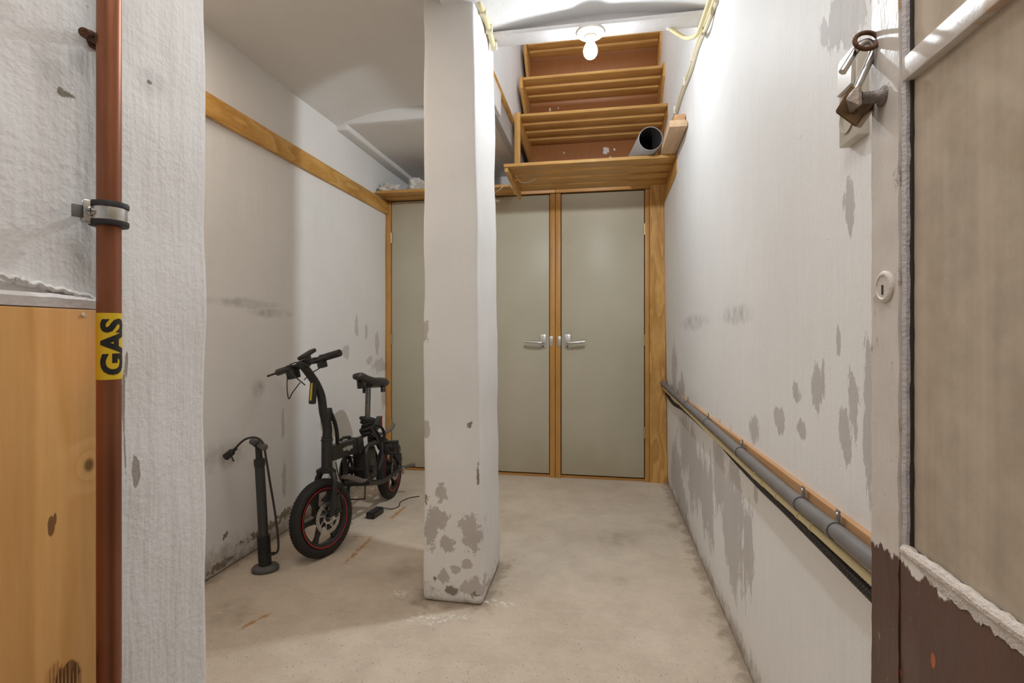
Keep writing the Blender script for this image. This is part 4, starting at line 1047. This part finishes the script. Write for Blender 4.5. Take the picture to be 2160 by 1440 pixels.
    hbo = P('handlebar', hb, M_bikeblack)
    for s, L in ((-1, .200), (1, .228)):
        g = MB(); g.M = HB; p0 = BC + Vector((s * (.115 if s > 0 else .100), .001, 0)); p1 = BC + Vector((s * L, .012, 0)); d = (p1 - p0)
        g.tube([p0, p0 + d * .04, p0 + d * .08, p1 - d * .03, p1], [.016, .0185, .0165, .0170, .0155], 18)
        g.tube([p1 - d * .005, p1 + d * .002], .0165, 18); g.build('grip', M_bikeblack, hbo)
        br_ = MB(); br_.M = HB
        br_.tube(smooth_path([BC + Vector((s * .075, -.004, -.004)), BC + Vector((s * .095, -.028, -.008)), BC + Vector((s * .145, -.045, -.010)), BC + Vector((s * (.215 if s > 0 else .195), -.050, -.012))], 6), [.009] * 7 + [.0062] * 11 + [.0075], 10, flat=.8)
        br_.box(BC + Vector((min(s * .065, s * .095), -.022, -.016)), BC + Vector((max(s * .065, s * .095), .008, .012)), .004)
        br_.build('brake_lever', M_bikeblack, hbo)
    dp = MB(); dp.M = HB; dp.box((-.022, -.05, -.010), (.022, .045, .010), .008, Matrix.Rotation(math.radians(22), 3, 'X'), BC + Vector((.02, .015, .042))); dp.box((.014, .0, .0), (.026, .03, .04), .003, None, BC + Vector((0, 0, 0))); P('display', dp, M_bikeblack)
    th_ = MB(); th_.M = HB; th_.box((.105, -.02, -.045), (.142, .010, -.012), .004, None, BC); P('control_switch', th_, M_bikeblack)
    th_ = MB(); th_.M = HB; th_.box((-.10, -.03, -.055), (-.045, .012, -.010), .006, None, BC); P('control_switch', th_, M_bikeblack)
    cb = MB(); cb.M = ST
    cb.tube(smooth_path([BC + Vector((-.09, -.02, -.02)), BC + Vector((-.075, -.045, -.10)), BC + Vector((-.072, -.045, -.155)), BC + Vector((-.05, -.04, -.13)), BC + Vector((-.02, -.015, -.085))], 7), .0026, 6)
    cb.tube(smooth_path([BC + Vector((.11, -.01, -.03)), BC + Vector((.06, -.02, -.05)), BC + Vector((.015, -.02, -.075))], 7), .0026, 6)
    cb.tube(smooth_path([BC + Vector((-.06, -.03, -.015)), BC + Vector((0, -.06, -.05)), BC + Vector((.02, -.022, -.10))], 7), .0028, 6)
    cb.tube(smooth_path([BC + Vector((.07, -.03, -.01)), BC + Vector((.02, -.05, .01)), BC + Vector((-.05, -.035, .005))], 7), .0028, 6)
    P('control_cable', cb, M_blackhose)
    w = MB(); pth = smooth_path([(.022, .135, .655), (.032, .148, .60), (.03, .165, .545), (.022, .18, .495)], 9); w.tube(pth, [.0085 if i % 2 else .0105 for i in range(len(pth))], 10); P('cable_wrap', w, M_cloth)
    bc = MB(); bc.M = ST; bc.tube(smooth_path([(.045, .115, .42), (.062, .108, .36), (.066, .12, .30), (.056, .118, .265)], 8), .0028, 6); P('brake_cable', bc, M_blackhose)
    # main beam, hinge and rear frame
    bmn = MB(); bmn.prism([(-.026, .112, .425), (-.026, .112, .497), (-.026, .445, .470), (-.026, .400, .400)], (.052, 0, 0)); es = bmn.bm.edges[:]; bmesh.ops.bevel(bmn.bm, geom=es, offset=.004, segments=2, affect='EDGES')
    mb_ = P('main_beam', bmn, M_bikeblack)
    tb = text_mesh('windgoo', .112, .034, bold=.008)
    y0, y1 = .225, .337
    for v in tb.verts: v.co = Vector((.0264, y0 + v.co.x, .438 + v.co.y - .07 * v.co.x))
    q = MB(); q.bm.free(); q.bm = tb; q.build('lettering', M_white, mb_, smooth=False)['label'] = 'white lettering windgoo'
    hg = MB(); hg.box((-.032, .405, .392), (.032, .440, .478), .004); hg.box((-.028, .442, .395), (.028, .475, .470), .004); hg.tube([(-.034, .44, .48), (-.034, .36, .492), (-.034, .33, .485)], .008, 8); P('hinge', hg, M_bikeblack)
    rb = MB(); rb.prism([(-.024, .475, .398), (-.024, .475, .466), (-.024, .63, .46), (-.024, .63, .40)], (.048, 0, 0)); P('rear_beam', rb, M_bikeblack)
    sk = MB().box((.0245, .482, .415), (.0252, .535, .462)); sk.build('sticker', M_white, [o for o in bpy.data.objects if o.parent == t and o.name.startswith('rear_beam')][0])
    lp = MB()
    for s in (-1, 1):
        lp.tube(smooth_path([(s * .06, .60, .41), (s * .06, .50, .425), (s * .06, .445, .415), (s * .06, .420, .385), (s * .06, .415, .30), (s * .06, .420, .248), (s * .06, .45, .225)], 8), .0125, 12)
        lp.tube(smooth_path([(s * .06, .415, .228), (s * .062, .50, .205), (s * .066, .62, .182), (s * .070, .78, .178), (s * .068, .86, .180), (s * .068, .893, .205), (s * .066, .875, .245), (s * .058, .80, .335), (s * .05, .72, .405), (s * .03, .63, .43)], 8), .0130, 12)
    lp.tube([(-.066, .418, .232), (.066, .418, .232)], .018, 16); lp.tube([(-.062, .60, .41), (.062, .60, .41)], .012, 12); lp.tube([(-.066, .62, .182), (.066, .62, .182)], .010, 10)
    P('rear_frame', lp, M_bikeblack)
    bat = MB().box((-.045, .475, .215), (.045, .60, .395), .010); bo = P('battery_box', bat, M_bikeblack)
    bat2 = MB().box((.0455, .50, .235), (.0475, .585, .33), .0008); bat2.build('cover_plate', M_pumpgrey, bo)
    # seat post, strap, saddle
    s0 = Vector((0, .585, .43)); s1 = Vector((0, .655, .735))
    P('seat_tube', MB().tube([Vector((0, .57, .36)), s0.lerp(s1, .30)], .021, 20), M_bikeblack)
    P('seat_post', MB().tube([s0.lerp(s1, .25), s1], .0155, 20), plain('grey_seat_post', (.13, .125, .12), .28, .8))
    P('post_band', MB().tube([s0.lerp(s1, .52), s0.lerp(s1, .56)], .0159, 20), plain('copper_band', (.22, .09, .05), .4, .5))
    sd = MB(); secs = []
    # saddle: sections along its length (y, half width, top z, depth)
    for (y, wd, z, dp_) in ((.500, .014, .812, .020), (.510, .028, .824, .036), (.545, .034, .826, .046), (.60, .042, .806, .048), (.65, .060, .790, .052), (.70, .082, .782, .058), (.745, .090, .780, .062), (.775, .086, .774, .060), (.792, .058, .764, .042)):
        ring = []
        for k in range(20):
            a = k * 2 * PI / 20; ca_, sa = math.cos(a), math.sin(a)
            x = wd * math.copysign(abs(ca_) ** .75, ca_); zz = z - dp_ / 2 + dp_ / 2 * math.copysign(abs(sa) ** .75, sa)
            ring.append(sd._v((x, y, zz)))
        secs.append(ring)
    for A_, B_ in zip(secs, secs[1:]):
        for k in range(20): sd.bm.faces.new((A_[k], A_[(k + 1) % 20], B_[(k + 1) % 20], B_[k]))
    sd.bm.faces.new(secs[0][::-1]); sd.bm.faces.new(secs[-1])
    bmesh.ops.subdivide_edges(sd.bm, edges=sd.bm.edges[:], cuts=1, use_grid_fill=True, smooth=1.0)
    sdo = P('saddle', sd, M_leather, ang=80)
    rl = MB()
    for s in (-1, 1): rl.tube(smooth_path([(s * .012, .54, .784), (s * .022, .60, .762), (s * .024, .68, .750), (s * .05, .74, .758)], 6), .004, 8)
    rl.tube([(-.028, .657, .748), (.028, .657, .748)], .016, 14); rl.tube([(0, .655, .728), (0, .655, .75)], .018, 14)
    for s in (-1, 1):
        pth = [(s * .058, .735, .690 + .006 * k) for k in range(7)]; rl.tube(pth, [.015 if k % 2 else .0125 for k in range(7)], 12)
    rl.tube([(-.015, .575, .775), (-.020, .585, .735)], .017, 12)
    rl.build('seat_clamp', M_bikeblack, sdo)
    sp = MB()
    for k in range(5):
        c = s0.lerp(s1, .17 + .055 * k); rr = .030 + .006 * math.sin(k * 2.1)
        sp.tube([c + Vector((rr * math.cos(a * PI / 9), rr * 1.15 * math.sin(a * PI / 9), .010 * math.sin(a * PI / 9 + k))) for a in range(18)], .011, 8, closed=True)
    sp.tube(smooth_path([(.036, .60, .50), (.055, .62, .46), (.07, .625, .41), (.072, .60, .375), (.066, .575, .41)], 7), .012, 8, flat=.6)
    sp.tube(smooth_path([(.036, .575, .50), (.062, .575, .45), (.074, .585, .40), (.072, .60, .37)], 7), .013, 8, flat=.6)
    sp.tube(smooth_path([(.03, .63, .51), (.055, .67, .49), (.065, .69, .44), (.06, .665, .39)], 7), .011, 8, flat=.6)
    P('strap_bundle', sp, M_cloth)
    rf = MB(); rf.prism([(.01, .70, .455), (.01, .80, .475), (.01, .805, .535), (.01, .72, .50)], (-.03, 0, 0)); rfo = P('rear_mudguard', rf, M_bikeblack)
    MB().prism([(.012, .792, .470), (.012, .803, .472), (.012, .812, .534), (.012, .800, .522)], (-.034, 0, 0)).build('red_edge', M_redrefl, rfo)
    # drive side and pedals
    cr = MB(); Mc = Matrix.Translation((-.088, .49, .285)) @ Matrix.Rotation(PI / 2, 4, 'Y'); cr.M = Mc
    cr.lathe([(.060, -.004), (.079, -.004), (.079, .004), (.060, .004)], None, 44, closed=True)
    for k in range(44): cr.box((.078, -.0028, -.002), (.084, .0028, .002), 0, Matrix.Rotation(k * 2 * PI / 44, 3, 'Z'))
    for k in range(5): cr.box((.010, -.008, -.003), (.064, .008, .003), 0, Matrix.Rotation(k * 2 * PI / 5, 3, 'Z'))
    cr.lathe([(0, -.02), (.02, -.02), (.02, .16), (0, .16)], None, 20); P('chainring', cr, M_bikeblack)
    ch = MB(); cpts = []
    for k in range(13): a = PI / 2 + k * PI / 12; cpts.append((-.088, .49 + .083 * math.cos(a), .285 + .083 * math.sin(a)))
    for k in range(9): a = -PI / 2 + k * PI / 8; cpts.append((-.088, .90 + .035 * math.cos(a), R + .035 * math.sin(a)))
    ch.tube(cpts, .0055, 6, closed=True); P('chain', ch, M_bikeblack)
    ck = MB(); ck.tube(smooth_path([(.095, .495, .285), (.105, .52, .335), (.108, .535, .39), (.105, .545, .415)], 6), .011, 10, flat=.7); P('crank_arm', ck, M_bikeblack)
    pd = MB(); bx0, bx1 = .118, .205
    for (lo, hi) in (((bx0, .53, .352), (bx1, .55, .366)), ((bx0, .53, .414), (bx1, .55, .430)), ((bx0, .53, .366), (bx0 + .030, .55, .414)), ((bx1 - .012, .53, .366), (bx1, .55, .414)), ((bx0 + .03, .532, .384), (bx1, .548, .398)), ((bx0 + .05, .532, .366), (bx0 + .062, .548, .414))): pd.box(lo, hi, .004)
    P('pedal', pd, M_bikeblack)
    ck2 = MB(); ck2.tube([(-.098, .485, .285), (-.105, .455, .215), (-.105, .43, .165)], .011, 10, flat=.7); P('crank_arm', ck2, M_bikeblack)
    p2 = MB(); p2.tube([(-.115, .40, .150), (-.195, .40, .150), (-.195, .465, .165), (-.115, .465, .165)], .009, 8, closed=True); p2.tube([(-.115, .43, .158), (-.195, .43, .158)], .011, 8); P('pedal', p2, M_bikeblack)
    lw = MB(); lw.tube(smooth_path([(-.045, .42, .222), (-.045, .405, .160), (-.040, .403, .148), (.040, .403, .148), (.045, .405, .160), (.045, .42, .222)], 6), .004, 8); P('wire_guard', lw, M_bikeblack)
    gb = MB(); gb.tube(smooth_path([(.062, .405, .252), (.064, .345, .262), (.06, .28, .290), (.05, .215, .318), (.042, .175, .330)], 8), [.007 + .010 * math.sin(min(1, i / 26) * PI * .8) for i in range(33)], 12, flat=.8); P('side_bar', gb, M_greybar)['label'] = 'grey curved side bar'
    ks = MB(); ks.tube([(-.070, .50, .225), (-.105, .42, .10), (-.125, .375, .022)], [.011, .010, .009], 10); P('kickstand', ks, M_bikeblack)
    # rear hub motor, brake and peg
    hm = MB(); hm.M = Mr; hm.lathe([(0, -.05), (.03, -.05), (.052, -.035), (.055, .0), (.050, .030), (.022, .045), (0, .045)], None, 28); P('hub_motor', hm, M_bikeblack)
    an = MB(); an.tube([(.06, .90, R), (.105, .90, R)], .0065, 10); an.tube([(.078, .90, R), (.094, .90, R)], .0125, 6); an.tube([(.085, .91, .17), (.085, .925, .145)], .010, 8); P('axle_nut', an, M_zinc)
    rc = MB(); rc.box((.045, .905, .215), (.07, .955, .27), .006); rc.tube([(.058, .92, .26), (.058, .945, .30), (.058, .93, .32)], .010, 8); P('brake_caliper', rc, M_bikeblack)
    pg = MB(); pg.tube([(.09, .905, .185), (.135, .915, .195), (.165, .92, .198)], [.008, .012, .014], 12); P('foot_peg', pg, M_greybar)
    cr2 = MB(); cr2.tube(smooth_path([(.02, .665, .445), (.05, .75, .44), (.06, .83, .455), (.06, .86, .47)], 6), [.011] * 12 + [.014] * 7, 10); P('rack_arm', cr2, M_greybar)
bicycle()

# charger on the floor, its lead running to the bicycle
def charger():
    a = on(771, 1094, 2, 0); b_ = on(790, 1097, 2, 0); d = on(797, 1073, 2, 0)
    t = thing('battery_charger', 'small black battery charger lying on the floor behind the front wheel', 'charger', ((a + d) / 2))
    c = (a + d) / 2; u = Vector((.10, .995, 0)).normalized(); v = Vector((u.y, -u.x, 0))
    o0 = a - c; L = .115; Wd = .052; hh = .036
    poly = [o0, o0 + v * Wd, o0 + v * Wd + u * L, o0 + u * L]
    b = MB(); b.prism(poly, (0, 0, hh)); bmesh.ops.bevel(b.bm, geom=b.bm.edges[:], offset=.005, segments=2, affect='EDGES'); b.build('case', M_bikeblack, t)
    e = o0 + v * Wd * .5 + u * L
    MB().tube(smooth_path([e + Vector((0, -.004, .018)), e + Vector((.01, .03, .016)), e + Vector((.05, .06, .0035)), Vector((-1.215, 2.93, .0035)) - c, Vector((-1.235, 3.00, .0035)) - c, Vector((-1.215, 3.08, .0035)) - c, Vector((-1.16, 3.13, .0035)) - c], 8), .0028, 8).build('lead', M_blackhose, t)
charger()
